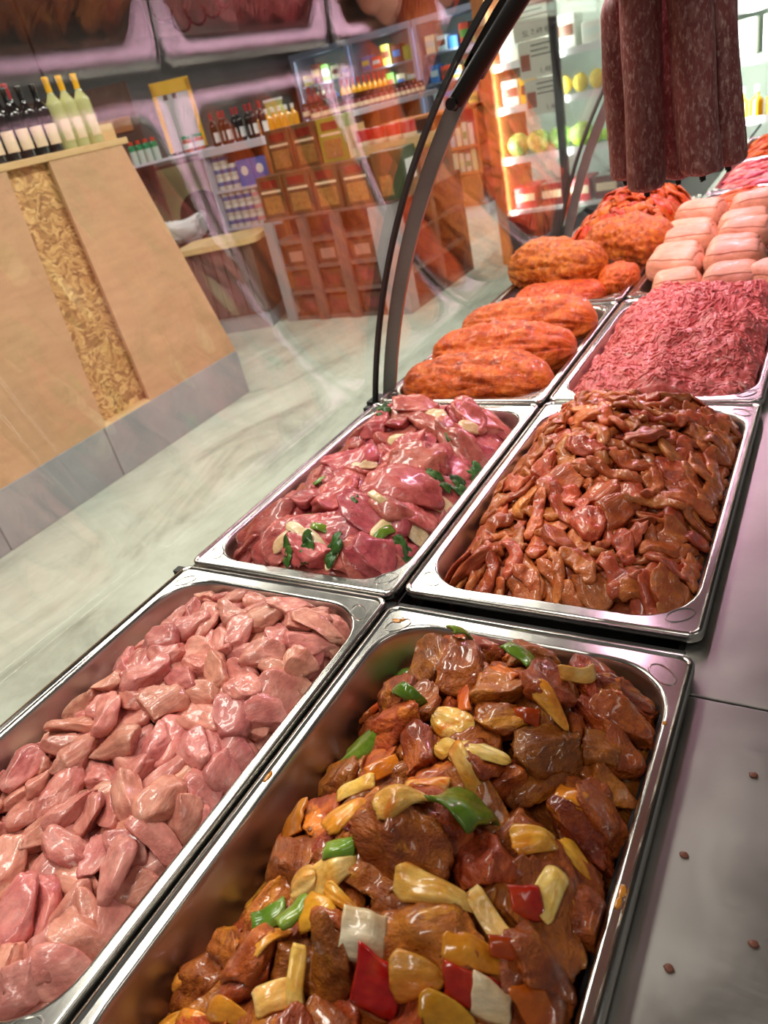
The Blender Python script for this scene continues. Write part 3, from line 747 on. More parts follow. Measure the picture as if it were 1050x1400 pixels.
KIND = {'green': ('pepper_piece', 'pepper', M_gpep, .0045, .55, .9, 'square'), 'gring': ('pepper_ring', 'pepper', M_gpep, .006, 1.5, .5, 'bar'), 'red': ('pepper_piece', 'pepper', M_rpep, .005, .6, 1.1, 'square'),
        'orange': ('pepper_piece', 'pepper', M_opep, .005, .3, .5, 'square'), 'yellow': ('pepper_piece', 'pepper', M_ypep, .0045, .45, .9, 'tear'),
        'onion': ('onion_piece', 'onion', M_onion, .008, .6, .9, 'petal'), 'layer': ('onion_piece', 'onion', M_onion, .0028, .7, .9, 'tear'), 'strip': ('onion_sliver', 'onion', M_onion, .0055, .5, .7, 'bar'),
        'amber': ('onion_petal', 'onion', M_onion_o, .0036, .7, .9, 'tear'), 'white': ('onion_piece', 'onion', M_onion_w, .0032, .4, .6, 'square'), 'pale_ring': ('onion_sliver', 'onion', M_onion, .0045, 1.3, .5, 'bar')}
for kd, x, y, ln, w, yaw, pit, rol, lab in VEG:
    n_, cat, mt, th, cu, cv, sh = KIND[kd]
    k_ = (1.0 if kd in ('green', 'gring') else .86)*(.86 if y < .235 else .95)*rng.uniform(.88, 1.06)
    ln *= k_; w *= k_
    V, F = shell(ln, w, th, cu, cv, sh, ridg=.12 if kd in ('layer', 'onion', 'amber') else 0, wob=.07, layers=3 if kd == 'layer' else 1)
    V = lying(V, yaw, pit, rol)
    h.put(n_, V, F, mt, lab, cat, 'onion and pepper pieces among the marinated pork', at=(x, y), soft=.55, sink=.04)

for x, y, a, lab in ((-.306, .150, .024, 'brown pork chunk low beside the pointed onion petal at the front'), (-.248, .168, .022, 'brown pork chunk just left of the bright red pepper square'),
                     (-.352, .165, .024, 'brown pork chunk nearest the dark left wall, front half'), (-.248, .118, .024, 'brown pork chunk at the very front, left of the flat yellow slab'),
                     (-.122, .222, .023, 'brown pork chunk behind the orange pepper block at the front'), (-.098, .215, .022, 'brown pork chunk at the front rim beside the worktop'), (-.196, .128, .024, 'brown pork chunk at the very front, in the middle')):
    V, F = chunk(a, a*.8, a*.62, cuts=10, depth=(.45, .88), boxy=.66, lump=.2, fiber=.09, crisp=.98)
    h.put('pork_chunk', spin(V, .15), F, M_marin, lab, 'meat', 'brown marinated pork chunks in one pan', at=(x, y), soft=.4, sink=.42)

# ---- pan of red meat with onion and parsley
h = Heap('L2', .034); h.bed_obj(M_beef, 'meat_bed', 'packed red meat lying under the loose pieces with onion and parsley')
for i in range(100):
    x, y, d = h.pick(.015)
    if d < .002: break
    s = rng.uniform(.85, 1.4)
    V, F = chunk(.040*s, .025*s*rng.uniform(.85, 1.15), .0140*s, sub=4, cuts=9, depth=(.45, .9), boxy=.75, lump=.18, fiber=.05, crisp=.98)
    V = spin(V, .17)
    h.put('beef_piece', V, F, M_beef, None, 'meat', 'red meat pieces in one pan', at=(x, y), soft=.45, sink=.32)
label_rows(h, 'glossy raw', 'red meat piece', 9)
for x, y, a, b, c, lab in ((-.506, .757, .058, .042, .020, 'largest red meat piece with a broad smooth top, middle of its pan'), (-.482, .700, .036, .022, .016, 'tall red meat slice standing in front of the largest piece')):
    V, F = chunk(a, b, c, cuts=5, boxy=.8, lump=.2, fiber=.04)
    h.put('beef_piece', lying(V, .4), F, M_beef, lab, 'meat', at=(x, y), soft=.4, sink=.25)
HERB = [('ring', -.508, .699, .052, .010, -.5, 'pale curved onion ring standing on the meat, largest in its pan'), ('leaf', -.536, .669, .03, .02, .4, 'bright green leaf left of the pale onion ring'),
 ('leaf', -.655, .960, .035, .02, .4, 'parsley sprig on the glass side of the far half'), ('leaf', -.495, .903, .03, .018, 1.2, 'dark parsley sprig deep among the far pieces'),
 ('leaf', -.451, .877, .03, .02, .2, 'parsley leaf against the divider, far half'), ('leaf', -.451, .821, .036, .022, .3, 'broad dark green leaf beside the divider, above the onion wedge'),
 ('on', -.450, .770, .036, .026, .6, 'thick pale onion wedge wedged against the divider'), ('on', -.484, .660, .034, .016, 1.4, 'pale onion sliver with a green stalk beside it'),
 ('stalk', -.477, .653, .028, .007, 1.3, 'green stalk lying on an onion sliver'), ('on', -.454, .692, .034, .024, -.3, 'rounded onion petal near the divider, front half'),
 ('on', -.610, .612, .034, .016, .9, 'onion sliver nearest the front corner by the glass'), ('on', -.592, .625, .036, .016, -.2, 'flat onion sliver crossing another near the front'),
 ('on', -.562, .615, .034, .014, -.3, 'thin onion strip above a long front piece'), ('leaf', -.603, .590, .026, .018, .3, 'dark leaf under onion slivers at the front'), ('leaf', -.573, .592, .028, .02, .1, 'dark green leaf on a long red piece at the front'),
 ('stalk', -.561, .634, .02, .008, .2, 'short light green stalk bit in the front half'), ('stalk', -.600, .659, .024, .007, 1.2, 'upright light green stalk bit toward the glass'),
 ('leaf', -.443, .648, .03, .02, .9, 'parsley tuft by the divider near the front corner'), ('leaf', -.534, .575, .034, .022, .1, 'parsley tuft at the front rim'), ('on', -.524, .580, .028, .012, 1.3, 'small onion sliver at the front rim'),
 ('on', -.552, .975, .046, .026, -.6, 'broad white onion piece on top of the far heap'), ('on', -.597, .811, .034, .016, .5, 'small pale onion slice on the glass-side slope'), ('on', -.489, .960, .028, .018, .5, 'pale onion bit in the far corner by the divider'),
 ('leaf', -.700, .655, .024, .014, .5, 'tiny green leaf on the piece nearest the glass corner'), ('stalk', -.640, .76, .028, .008, .8, 'curved white-green stalk on the glass side'), ('leaf', -.470, .79, .03, .02, 1.6, 'dark parsley behind the thick onion wedge'), ('on', -.575, .885, .032, .018, .2, 'pale fatty onion strip halfway up the far heap')]
for kd, x, y, ln, w, yaw, lab in HERB:
    ln *= 1.2; w *= 1.2
    if kd == 'leaf':
        Vs = []; Fs = []
        for q in range(3):
            V, F = shell(ln*.6, w*.7, .0007, .5, .6, 'petal', nu=10, nv=7, wob=.3)
            V = lying(V, yaw+(q-1)*.9, rng.uniform(-.5, .0), rng.uniform(-.4, .4))+np.array([math.cos(yaw+(q-1)*.9), math.sin(yaw+(q-1)*.9), .08*q])*ln*.3
            Fs += [tuple(i+sum(len(z) for z in Vs) for i in f) for f in F]; Vs.append(V)
        h.put('parsley_leaf', np.vstack(Vs), Fs, M_leaf, lab, 'herb', 'onion and parsley on the red meat', at=(x, y), soft=.7, sink=-.1)
    else:
        V, F = shell(ln, w, {'ring': .004, 'on': .0035, 'stalk': .005}[kd], 1.2 if kd == 'ring' else .5, .6, 'petal' if kd == 'on' else 'bar', nu=16, nv=10, wob=.08)
        h.put('green_stalk' if kd == 'stalk' else 'onion_slice', lying(V, yaw, .1, .8 if kd == 'ring' else .2), F, M_gpep if kd == 'stalk' else M_onion_w, lab, 'herb' if kd == 'stalk' else 'onion', 'onion and parsley on the red meat', at=(x, y), soft=.3, sink=.15)

# ---- pan of thin marinated strips
h = Heap('R2', .024); h.bed_obj(M_gyros, 'meat_bed', 'packed marinated strips lying under the loose orange-brown strips')
for i in range(285):
    x, y, d = h.pick(.010)
    if d < .0008: break
    s = rng.uniform(.75, 1.25)
    if rng.random() < .2:
        V, F = chunk(.027*s, .0175*s, .0085*s, sub=4, cuts=7, boxy=.85, lump=.32, fiber=.10, crisp=.97); V = spin(V, .2)
    else:
        V, F = strip(.066*s, .0165*s*rng.uniform(.7, 1.45), .0092*s, nu=32, nv=16, bend=1.4, wav=.4, tw=1.0, rough=.3); V = lying(V, rng.uniform(0, 2*PI), rng.uniform(-.15, .15))
    h.put('meat_strip', V, F, M_gyros, None, 'meat', 'thin marinated strips in one pan', at=(x, y), soft=.72, sink=.30)
label_rows(h, 'orange-brown', 'marinated strip', 17)

# ---- minced meat: one heap of strands nobody could count
h = Heap('R3', .006)
h.bed = h.T-.004+.009*fbm(np.stack([h.X, h.Y, h.X*0], -1)*26, 5, 4)+.030*np.clip(noise(np.stack([h.X*9+h.Y*4, h.Y*15, h.X*0], -1), 3), -.4, .6)
h.bed = h.bed+.0028*noise(np.stack([h.X*170, h.Y*170, h.X*0], -1), 21)+.0022*np.abs(noise(np.stack([h.X*260, h.Y*260, h.X*0], -1), 22))
st = 1; i_ = np.arange(0, h.nx, st); j_ = np.arange(0, h.ny, st)
mV = np.stack([h.X[np.ix_(i_, j_)], h.Y[np.ix_(i_, j_)], h.bed[np.ix_(i_, j_)]], -1).reshape(-1, 3)
dd = h.sdf(mV[:, 0], mV[:, 1]); e_ = 1e-3; gx = (h.sdf(mV[:, 0]+e_, mV[:, 1])-dd)/e_; gy = (h.sdf(mV[:, 0], mV[:, 1]+e_)-dd)/e_; w_ = np.clip(dd+.002, 0, None)
mV[:, 0] -= gx*w_; mV[:, 1] -= gy*w_; mV[dd > 0, 2] -= .03
nj = len(j_); mF = [(a*nj+b, (a+1)*nj+b, (a+1)*nj+b+1, a*nj+b+1) for a in range(len(i_)-1) for b in range(nj-1)]
allV = [mV]; allF = list(mF); n0 = len(mV)
nu, nv = 8, 6
for q in range(3400):
    for _ in range(10):
        x = rng.uniform(h.x0, h.x1); y = rng.uniform(h.y0, h.y1)
        if h.sdf(np.array(x), np.array(y)) < -.008: break
    ln = rng.uniform(.008, .022); r = rng.uniform(.0016, .0028)
    th = 2.2*noise(np.array([x*16, y*16, 1.]))+1.0*rng.normal()+.6
    t_ = np.linspace(-.5, .5, nu); an = th+rng.uniform(-1.4, 1.4)*t_
    px = x+np.cumsum(np.cos(an))*ln/nu; py = y+np.cumsum(np.sin(an))*ln/nu
    pz = h.samp(h.bed, px, py)+r*rng.uniform(-1.1, .7)+.001*noise(np.stack([px*90, py*90, px*0], -1), 8)
    R = r*np.minimum(1, (1-np.abs(t_*2)**3)+.35)
    nx_, ny_ = -np.sin(an), np.cos(an); a_ = np.arange(nv)*2*PI/nv
    V = np.stack([px[:, None]+R[:, None]*nx_[:, None]*np.cos(a_), py[:, None]+R[:, None]*ny_[:, None]*np.cos(a_), pz[:, None]+R[:, None]*np.sin(a_)], -1).reshape(-1, 3)
    allF += [(n0+i*nv+j, n0+i*nv+(j+1) % nv, n0+(i+1)*nv+(j+1) % nv, n0+(i+1)*nv+j) for i in range(nu-1) for j in range(nv)]
    allF += [[n0+j for j in range(nv)][::-1], [n0+(nu-1)*nv+j for j in range(nv)]]
    allV.append(V); n0 += len(V)
o = obj('minced_meat', mesh('minced_meat', np.vstack(allV), allF), M_mince)
stuff(o); tag(o, 'heap of pink minced meat strands filling one steel pan', 'minced meat')

# ---- netted roasts
M_net = plain('pale_net', L(214, 130, 80), .5)
def roast(label, c, length, ry, rz, yaw, mat, seed, net=(15, 16), pitch=0.0, crease=.10, group='netted roasts'):
    nu, nv = 110, 84
    u = np.linspace(-1, 1, nu); a = np.linspace(0, 2*PI, nv, endpoint=False)
    U, A = np.meshgrid(u, a, indexing='ij')
    prof = np.clip(1-np.abs(U)**3.2, 0, 1)**.5
    def surf(U, A, off=0.0):
        prof = np.clip(1-np.abs(U)**3.2, 0, 1)**.5
        D = np.stack([U*2.2, np.cos(A), np.sin(A)], -1)
        rr = 1+.10*fbm(D*1.1, seed, 3)
        # long muscle creases and the bulges between the net threads
        cr = np.abs(noise(np.stack([U*1.1, np.cos(A)*2.6, np.sin(A)*2.6], -1), seed+3))
        rr = rr-crease*np.clip(.22-cr, 0, 1)*3.4
        rr = rr+.018*(np.abs(np.sin(U*net[0]*PI/2))**.6*np.abs(np.sin(A*net[1]/2))**.6)
        c2 = np.abs(noise(np.stack([U*2.2+.4*np.sin(A*2), np.cos(A)*5, np.sin(A)*5], -1), seed+31)); rr = rr-crease*.55*np.clip(.16-c2, 0, 1)*3.4
        rr = rr+.034*fbm(D*[9, 9, 9], seed+7, 4)
        s = np.sign(np.sin(A))
        x = U*length/2; y = prof*rr*np.cos(A)*ry+off*np.cos(A); z = prof*rr*(np.sign(np.sin(A))*np.abs(np.sin(A))**.85)*rz+off*np.sin(A)
        z = z+.12*rz*noise(np.stack([U*1.2, U*0, U*0], -1), seed+11); y = y+.2*ry*noise(np.stack([U*1.1, U*0+4, U*0], -1), seed+12)
        return np.stack([x, y, z], -1)
    P = surf(U, A)
    F = [(i*nv+j, i*nv+(j+1) % nv, (i+1)*nv+(j+1) % nv, (i+1)*nv+j) for i in range(nu-1) for j in range(nv)]
    t = thing('netted_roast', label, 'roast', c, (0, pitch, yaw), group)
    obj('roast_body', mesh('roast_body', P.reshape(-1, 3), F), mat, t)
    mb = MB()
    for q in range(1, net[0]):
        uu = -1+2*q/net[0]+0*a; aa = a
        mb.tube(surf(uu[::2]+.02*np.sin(a[::2]*3), aa[::2], .0003), .00028, 3, closed=True)
    for q in range(net[1]):
        uu = np.linspace(-.97, .97, 46); mb.tube(surf(uu, 2*PI*q/net[1]+.10*np.sin(uu*5+q), .0003), .00028, 3)
    o = obj('netting', mb.mesh('netting'), M_net, t); stuff(o)
    return t
G3 = 'three long orange roasts in one pan'
roast('frontmost long orange netted roast in its pan, darkest crust', (-.580, 1.198, -.008), .298, .078, .054, .05, M_roast, 3, pitch=.02, crease=.16, group=G3)
roast('middle one of three long orange netted roasts in a row', (-.582, 1.340, .000), .302, .078, .056, .03, M_roast, 15, crease=.16, group=G3)
roast('rearmost of three long orange roasts, in front of the thick ones', (-.580, 1.490, .004), .298, .078, .054, -.02, M_roast, 28, crease=.14, group=G3)
G4 = 'thick golden roasts in one pan'
roast('thick golden roast, biggest of all, bulging over the pan toward the glass', (-.628, 1.850, .028), .265, .086, .066, -.16, M_roast_gold, 41, net=(14, 18), crease=.14, group=G4)
roast('thick orange roast behind and right of the biggest golden one', (-.484, 2.010, .032), .255, .082, .064, -.30, M_roast_gold, 52, net=(12, 18), crease=.12, group=G4)
roast('low flat orange roast in front of the biggest golden one', (-.585, 1.735, -.012), .225, .062, .036, .06, M_roast, 63, net=(12, 14), crease=.08, group=G4)
roast('small reddish roast end beside the low flat roast', (-.462, 1.800, -.004), .10, .062, .040, .2, M_roast, 74, net=(6, 14), group=G4)

# ---- pale chicken rolls
def roll(label, c, ln, w, hgt, yaw, seed, pitch=0.0):
    nu, nv = 40, 48; u = np.linspace(-1, 1, nu); a = np.linspace(0, 2*PI, nv, endpoint=False); U, A = np.meshgrid(u, a, indexing='ij')
    prof = np.clip(1-np.abs(U)**5, 0, 1)**.5
    sq = lambda t, p: np.sign(t)*np.abs(t)**p
    fold = .10*np.exp(-((np.mod(A-.9+.12*noise(np.stack([U*2, U*0, U*0], -1), seed)+PI, 2*PI)-PI)/.10)**2)   # edge of the wrapped skin
    rr = 1+.05*fbm(np.stack([U*1.6, np.cos(A), np.sin(A)], -1), seed, 3)-fold+.03*(A < .9)
    P = np.stack([U*ln/2*(1+.03*np.cos(A*2)), prof*rr*sq(np.cos(A), .72)*w/2, prof*rr*sq(np.sin(A), .72)*hgt/2], -1).reshape(-1, 3)
    F = [(i*nv+j, i*nv+(j+1) % nv, (i+1)*nv+(j+1) % nv, (i+1)*nv+j) for i in range(nu-1) for j in range(nv)]
    t = thing('chicken_roll', label, 'chicken roll', c, (0, pitch, yaw), 'pale chicken rolls stacked in one pan')
    obj('roll_body', mesh('roll_body', P, F), M_roll, t)
    # flap of skin folded over the roll
    na, nb = 16, 18; uu = np.linspace(-.93, .80, na); aa = np.linspace(.75, 2.5, nb); pts = []
    for off in (.0035, .0008):
        Uf, Af = np.meshgrid(uu, aa, indexing='ij'); Af = Af+.10*noise(np.stack([Uf*2, Uf*0, Uf*0], -1), seed+2)+.12*Uf*((seed % 3)-1)
        pf = np.clip(1-np.abs(Uf)**5, 0, 1)**.5; rf = 1+.05*fbm(np.stack([Uf*1.6, np.cos(Af), np.sin(Af)], -1), seed, 3)
        of = off*(.3+.7*np.sin(np.clip((Af-.75)/1.75, 0, 1)*PI*.5+PI/2)**2)
        pts.append(np.stack([Uf*ln/2*(1+.03*np.cos(Af*2)), (pf*rf*sq(np.cos(Af), .72)*w/2)+of*np.cos(Af), (pf*rf*sq(np.sin(Af), .72)*hgt/2)+of*np.sin(Af)], -1).reshape(-1, 3))
    q = na*nb; Fl = []
    for i in range(na-1):
        for j in range(nb-1): a_ = i*nb+j; Fl += [(a_, a_+nb, a_+nb+1, a_+1), (q+a_, q+a_+1, q+a_+nb+1, q+a_+nb)]
    ring = [i*nb for i in range(na)]+[(na-1)*nb+j for j in range(1, nb)]+[i*nb+nb-1 for i in range(na-2, -1, -1)]+[j for j in range(nb-2, 0, -1)]
    for a_, b_ in zip(ring, ring[1:]+ring[:1]): Fl.append((b_, a_, q+a_, q+b_))
    obj('skin_flap', mesh('skin_flap', np.vstack(pts), Fl), M_roll, t)
RL = [(-.315, 1.715, -.002, .105, .16, 'front row by the divider, half hidden by the mince'), (-.205, 1.712, .004, .118, .0, 'front row, worktop side, lying flat'), (-.128, 1.70, .006, .08, 1.15, 'tilted on end at the worktop rim of the front row'),
      (-.335, 1.802, .020, .122, -.14, 'second row by the divider, with a folded corner'), (-.212, 1.805, .024, .125, .03, 'second row, broad one on the worktop side'),
      (-.345, 1.885, .014, .118, .10, 'low behind the second row by the divider'), (-.222, 1.890, .018, .120, .0, 'low behind the second row, worktop side'),
      (-.335, 1.975, .030, .135, .04, 'third row by the divider, with a yellowish seam'), (-.208, 1.985, .034, .120, -.12, 'third row, worktop side'), (-.128, 2.00, .022, .08, .3, 'third row, at the worktop rim'),
      (-.345, 2.065, .026, .125, .05, 'low behind the third row by the divider'), (-.222, 2.075, .034, .122, .1, 'low behind the third row, worktop side'),
      (-.335, 2.16, .052, .125, -.15, 'rearmost row by the divider'), (-.205, 2.165, .058, .120, .15, 'rearmost row, worktop side, topmost')]
for i, (x, y, z, ln, yw, lab) in enumerate(RL):
    roll('pale folded chicken roll, '+lab, (x, y, z), ln*1.0, .092, .070, yw, 3*i+1, rng.uniform(-.06, .06))
h = Heap('R4', .05); h.bed = np.minimum(h.bed, -.03); h.bed_obj(M_roll, 'chicken_bed', 'lower layer of pale chicken rolls under the visible ones')

# ---- red-orange slices and far strips
def slices(key, n, mat, name, grp, desc, what, rows, size, thick, kind):
    h = Heap(key, thick); h.bed_obj(mat, 'meat_bed', f'packed meat lying under the {grp}')
    for i in range(n):
        x, y, d = h.pick(.008)
        if d < .0008: break
        s = rng.uniform(.8, 1.25)
        if kind == 'slice':
            V, F = shell(size[0]*s, size[1]*s, size[2], rng.uniform(.4, 1.2), rng.uniform(.3, .9), 'square', nu=14, nv=10, wob=.18); V = lying(V, rng.uniform(0, 2*PI), rng.uniform(-.5, .5), rng.uniform(-.5, .5))
        else:
            V, F = strip(size[0]*s, size[1]*s, size[2], nu=18, nv=8, bend=.9, wav=.3); V = lying(V, rng.normal()*.35, rng.uniform(-.1, .1))
        h.put(name, V, F, mat, None, 'meat', grp, at=(x, y), soft=.6, sink=.25)
    label_rows(h, desc, what, rows)
slices('L5', 130, M_slice, 'meat_slice', 'red-orange slices in one pan', 'bright red-orange', 'thin slice', 9, (.052, .030, .005), .02, 'slice')
slices('R5', 46, M_slice, 'orange_strip', 'long orange strips in one pan', 'long orange', 'marinated strip', 9, (.15, .024, .012), .02, 'strip')
slices('R6', 44, M_pinkstrip, 'red_strip', 'pinkish red strips in one pan', 'pinkish red', 'raw strip', 9, (.13, .022, .011), .02, 'strip')
slices('R7', 36, M_slice, 'rusty_strip', 'rusty orange strips in the farthest pan', 'rusty orange', 'distant strip', 8, (.13, .026, .012), .02, 'strip')

# ================================================================ SAUSAGES
def saus_mat():
    t = NT('salami_skin'); a = t.noise(90, 5, .65, stretch=(1, 1, .5)); b = t.noise(240, 4, .6, stretch=(1, 1, .45)); c_ = t.noise(14, 3, .6)
    col = t.ramp(c_, [(.3, L(112, 52, 50)), (.7, L(140, 70, 66))])
    w = t.ramp(a, [(.46, (0, 0, 0)), (.74, (.6, .6, .6))]); col = t.mix(w, col, L(188, 142, 134))
    w2 = t.ramp(b, [(.52, (0, 0, 0)), (.68, (.7, .7, .7))]); col = t.mix(w2, col, L(206, 168, 160))
    t.l(col, t.b.inputs['Base Color']); t.set(Roughness=.5, Coat_Weight=.15, Coat_Roughness=.3)
    t.l(t.bump(a, .5, .0012, t.bump(b, .4, .0006)), t.b.inputs['Normal']); return t.m
M_saus = saus_mat(); M_string = plain('pale_string', L(196, 170, 140), .8)
def sausage(label, x, y, zb, zt, r, lean, seed):
    t = thing('hanging_salami', label, 'sausage', (x, y, zb), (0, 0, 0), 'dark salami hanging over the counter')
    n, nv = 60, 36; s = np.linspace(0, 1, n); Lh = zt-zb
    rad = r*np.clip(1-np.clip((.055-s)/.055, 0, 1)**2.6, 0, 1)**.42*np.clip(1-np.clip((s-.84)/.16, 0, 1)**1.8*.93, 0, 1)
    rad[0] = .003
    a = np.linspace(0, 2*PI, nv, endpoint=False); Sg, A = np.meshgrid(s, a, indexing='ij')
    R = rad[:, None]*(1+.03*fbm(np.stack([np.cos(A)*1.5, np.sin(A)*1.5, Sg*5], -1), seed, 3)+.008*noise(np.stack([np.cos(A)*9, np.sin(A)*9, Sg*30], -1), seed))
    cx = lean*Lh*(1-Sg)+.004*noise(np.stack([Sg*2, Sg*0, Sg*0], -1), seed)
    P = np.stack([R*np.cos(A)+cx, R*np.sin(A), Sg*Lh], -1).reshape(-1, 3)
    F = [(i*nv+j, i*nv+(j+1) % nv, (i+1)*nv+(j+1) % nv, (i+1)*nv+j) for i in range(n-1) for j in range(nv)]; F.append(list(range(nv))[::-1]); F.append([(n-1)*nv+j for j in range(nv)])
    obj('sausage_body', mesh('sausage_body', P, F), M_saus, t)
    mb = MB(); mb.tube([(lean*Lh, 0, .002), (lean*Lh, 0, -.004)], .004, 10); mb.tube([(lean*Lh, 0, -.003), (lean*Lh+.001, 0, -.006)], [.002, .0042], 10)
    mb.obj('end_knot', M_rubber, t, True)
    mb = MB(); mb.tube([(0, 0, Lh-.004), (0, 0, Lh+.01), (0, 0, .668-zb)], .0014, 6); mb.obj('hanging_string', M_string, t, True)
sausage('dark speckled salami hanging at the glass end of the bunch', -.284, 1.185, .312, .560, .0235, -.01, 2)
sausage('dark speckled salami, second from the glass, in front', -.2475, 1.140, .300, .590, .0255, .0, 5)
sausage('dark shaded salami half hidden behind two front ones', -.218, 1.205, .300, .590, .0245, .0, 9)
sausage('dark speckled salami at front nearest the worktop, bottom end highest', -.198, 1.135, .312, .590, .0265, .085, 13)
sausage('dark speckled salami hanging rearmost on the worktop side', -.176, 1.195, .310, .590, .0245, .09, 17)

# ================================================================ SHOP: KIOSK
kx0, ktop = -2.97, .575
kiosk = thing('wooden_kiosk', 'slanted plywood kiosk with grey plinth and chipboard strip', 'kiosk', (-3.35, 2.0, FZ))
K = lambda mb, name, mat, par=kiosk, smooth=False: obj(name, mb.mesh(name, smooth), mat, par, (3.35, -2.0, -FZ))
PZ = -.592
for a, b in ((.2, 1.40), (1.404, 2.066), (2.072, 3.095)):
    K(MB().b2((-4.0, a, FZ), (kx0, b, PZ), .003), 'plinth_panel', M_plinth)
def slab(bot, top, z0, z1, xb, xt, th):
    """slanted board: bot/top are (y0, y1) at its lower and upper edge"""
    V = [(xb, bot[0], z0), (xb, bot[1], z0), (xt, top[1], z1), (xt, top[0], z1)]
    V += [(x-th, y, z) for x, y, z in V]
    return MB().add(V, [(0, 1, 2, 3), (7, 6, 5, 4), (0, 4, 5, 1), (1, 5, 6, 2), (2, 6, 7, 3), (3, 7, 4, 0)])
XT = -3.19
K(slab((.2, 2.085), (.2, 2.285), PZ, .545, kx0-.005, XT, .02), 'plywood_panel', M_ply)
K(slab((2.39, 3.092), (2.520, 2.985), PZ, .545, kx0-.005, XT, .02), 'plywood_panel', M_ply)
K(slab((2.06, 2.42), (2.25, 2.55), PZ, .545, kx0-.045, XT-.035, .012), 'chipboard_strip', M_osb)
K(slab((2.086, 2.392), (2.09, 2.388), PZ, PZ+.012, kx0-.004, kx0-.012, .05), 'ledge', M_board)
V = [(kx0-.03, 3.075, PZ), (XT-.03, 2.965, .545), (-4.0, 2.965, .545), (-4.0, 3.075, PZ)]
K(MB().add(V+[(x, y-.02, z) for x, y, z in V], [(0, 3, 2, 1), (4, 5, 6, 7), (0, 1, 5, 4), (1, 2, 6, 5), (2, 3, 7, 6), (3, 0, 4, 7)]), 'side_panel', M_ply)
K(MB().b2((-4.05, .2, .545), (XT+.005, 3.03, ktop), .003), 'top_board', M_board)

# bottles
M_gl_dark = plain('dark_bottle_glass', L(20, 17, 16), .08, 0, Coat_Weight=.5)
M_gl_clear = plain('pale_wine_glass', L(214, 212, 150), .06, 0, Transmission_Weight=.35, IOR=1.2, Coat_Weight=.4)
M_cap_y = plain('yellow_capsule', L(240, 178, 30), .4)
M_cap_r = plain('red_capsule', L(176, 48, 52), .35)
M_cork = plain('cork', L(214, 170, 110), .8)
M_lab = plain('cream_label', L(226, 200, 168), .6)
M_lab_w = plain('white_label', L(236, 234, 232), .6)
M_gold = plain('gold_oil', L(222, 160, 26), .15, 0, Coat_Weight=.6)
M_darkred = plain('dark_red_jar', L(104, 26, 30), .15, 0, Coat_Weight=.6)
def bottle(name, label, cat, loc, hgt, r, glass, cap, lab, group, neck=.28, labz=(.12, .42), n=20, yaw=.7, labarc=1.5, shoulder=.62):
    t = thing(name, label, cat, loc, (0, 0, yaw), group)
    H = hgt; nr = r*neck*1.25
    prof = [(.001, .004*0), (r*.92, 0), (r, .01*H), (r, shoulder*H*.98), (r*.93, shoulder*H+.04*H), (r*.62, shoulder*H+.10*H), (nr, shoulder*H+.17*H), (nr, .98*H), (nr*.9, H), (.001, H)]
    MB().lathe(prof, n).obj('bottle_body', glass, t, True)
    if cap is not None:
        MB().lathe([(nr*1.08, .80*H), (nr*1.1, .97*H), (nr*1.16, .975*H), (nr*1.16, 1.0*H), (nr*1.0, 1.01*H), (.001, 1.012*H)], n).obj('bottle_capsule', cap, t, True)
    if lab is not None:
        V = []; m_ = 12
        for i in range(m_+1):
            a = -labarc/2+labarc*i/m_-PI/4
            for rr in (r*1.005, r*1.03):
                V += [(rr*math.cos(a), rr*math.sin(a), labz[0]*H), (rr*math.cos(a), rr*math.sin(a), labz[1]*H)]
        F = []
        for i in range(m_):
            q = i*4; F += [(q+2, q+6, q+7, q+3), (q, q+1, q+5, q+4), (q+1, q+3, q+7, q+5), (q, q+4, q+6, q+2)]
        F += [(0, 2, 3, 1), (m_*4, m_*4+1, m_*4+3, m_*4+2)]
        MB().add(V, F).obj('bottle_label', lab, t, True)
    return t
def copy_thing(src, loc, label=None):
    r = src.copy(); C.objects.link(r); r.location = loc
    if label: r['label'] = label
    for ch in src.children:
        c = ch.copy(); C.objects.link(c); c.parent = r; c.matrix_parent_inverse = ch.matrix_parent_inverse
    return r
b0 = None
for i, (y, lab) in enumerate(((2.735, 'left, next to the dark bottles'), (2.815, 'in the middle of the three'), (2.905, 'right, nearest the kiosk end'))):
    l = 'clear white wine bottle with yellow capsule on the kiosk, '+lab
    if b0 is None: b0 = bottle('wine_bottle', l, 'bottle', (-3.27, y, ktop), .305, .0375, M_gl_clear, M_cap_y, M_lab, 'wine bottles on the kiosk')
    else: copy_thing(b0, (-3.27, y, ktop), l)
b0 = None
for i, y in enumerate((2.33, 2.41, 2.49, 2.57, 2.65)):
    l = f'black wine bottle, front row on the kiosk, {ORD[4-i]} left of the clear bottles'
    if b0 is None: b0 = bottle('wine_bottle', l, 'bottle', (-3.27, y, ktop), .285, .037, M_gl_dark, M_gl_dark, M_lab, 'wine bottles on the kiosk', labarc=1.9)
    else: copy_thing(b0, (-3.27, y, ktop), l)
for y, cp, l in ((2.42, M_cap_r, 'back-row dark bottle with red capsule, leftmost of the three taller ones'), (2.50, M_cork, 'back-row dark bottle with a bare pale cork'), (2.575, M_cap_r, 'back-row dark bottle with red capsule behind the white-wine end')):
    bottle('wine_bottle', l, 'bottle', (-3.36, y, ktop), .31, .036, M_gl_dark, cp, None, 'wine bottles on the kiosk')
o = MB().b2((-.06, -.045, 0), (.06, .045, .075), .004).obj('wooden_box', M_board, None, loc=(-3.30, 2.972, ktop)); tag(o, 'small pale wooden box at the end of the kiosk top', 'box')

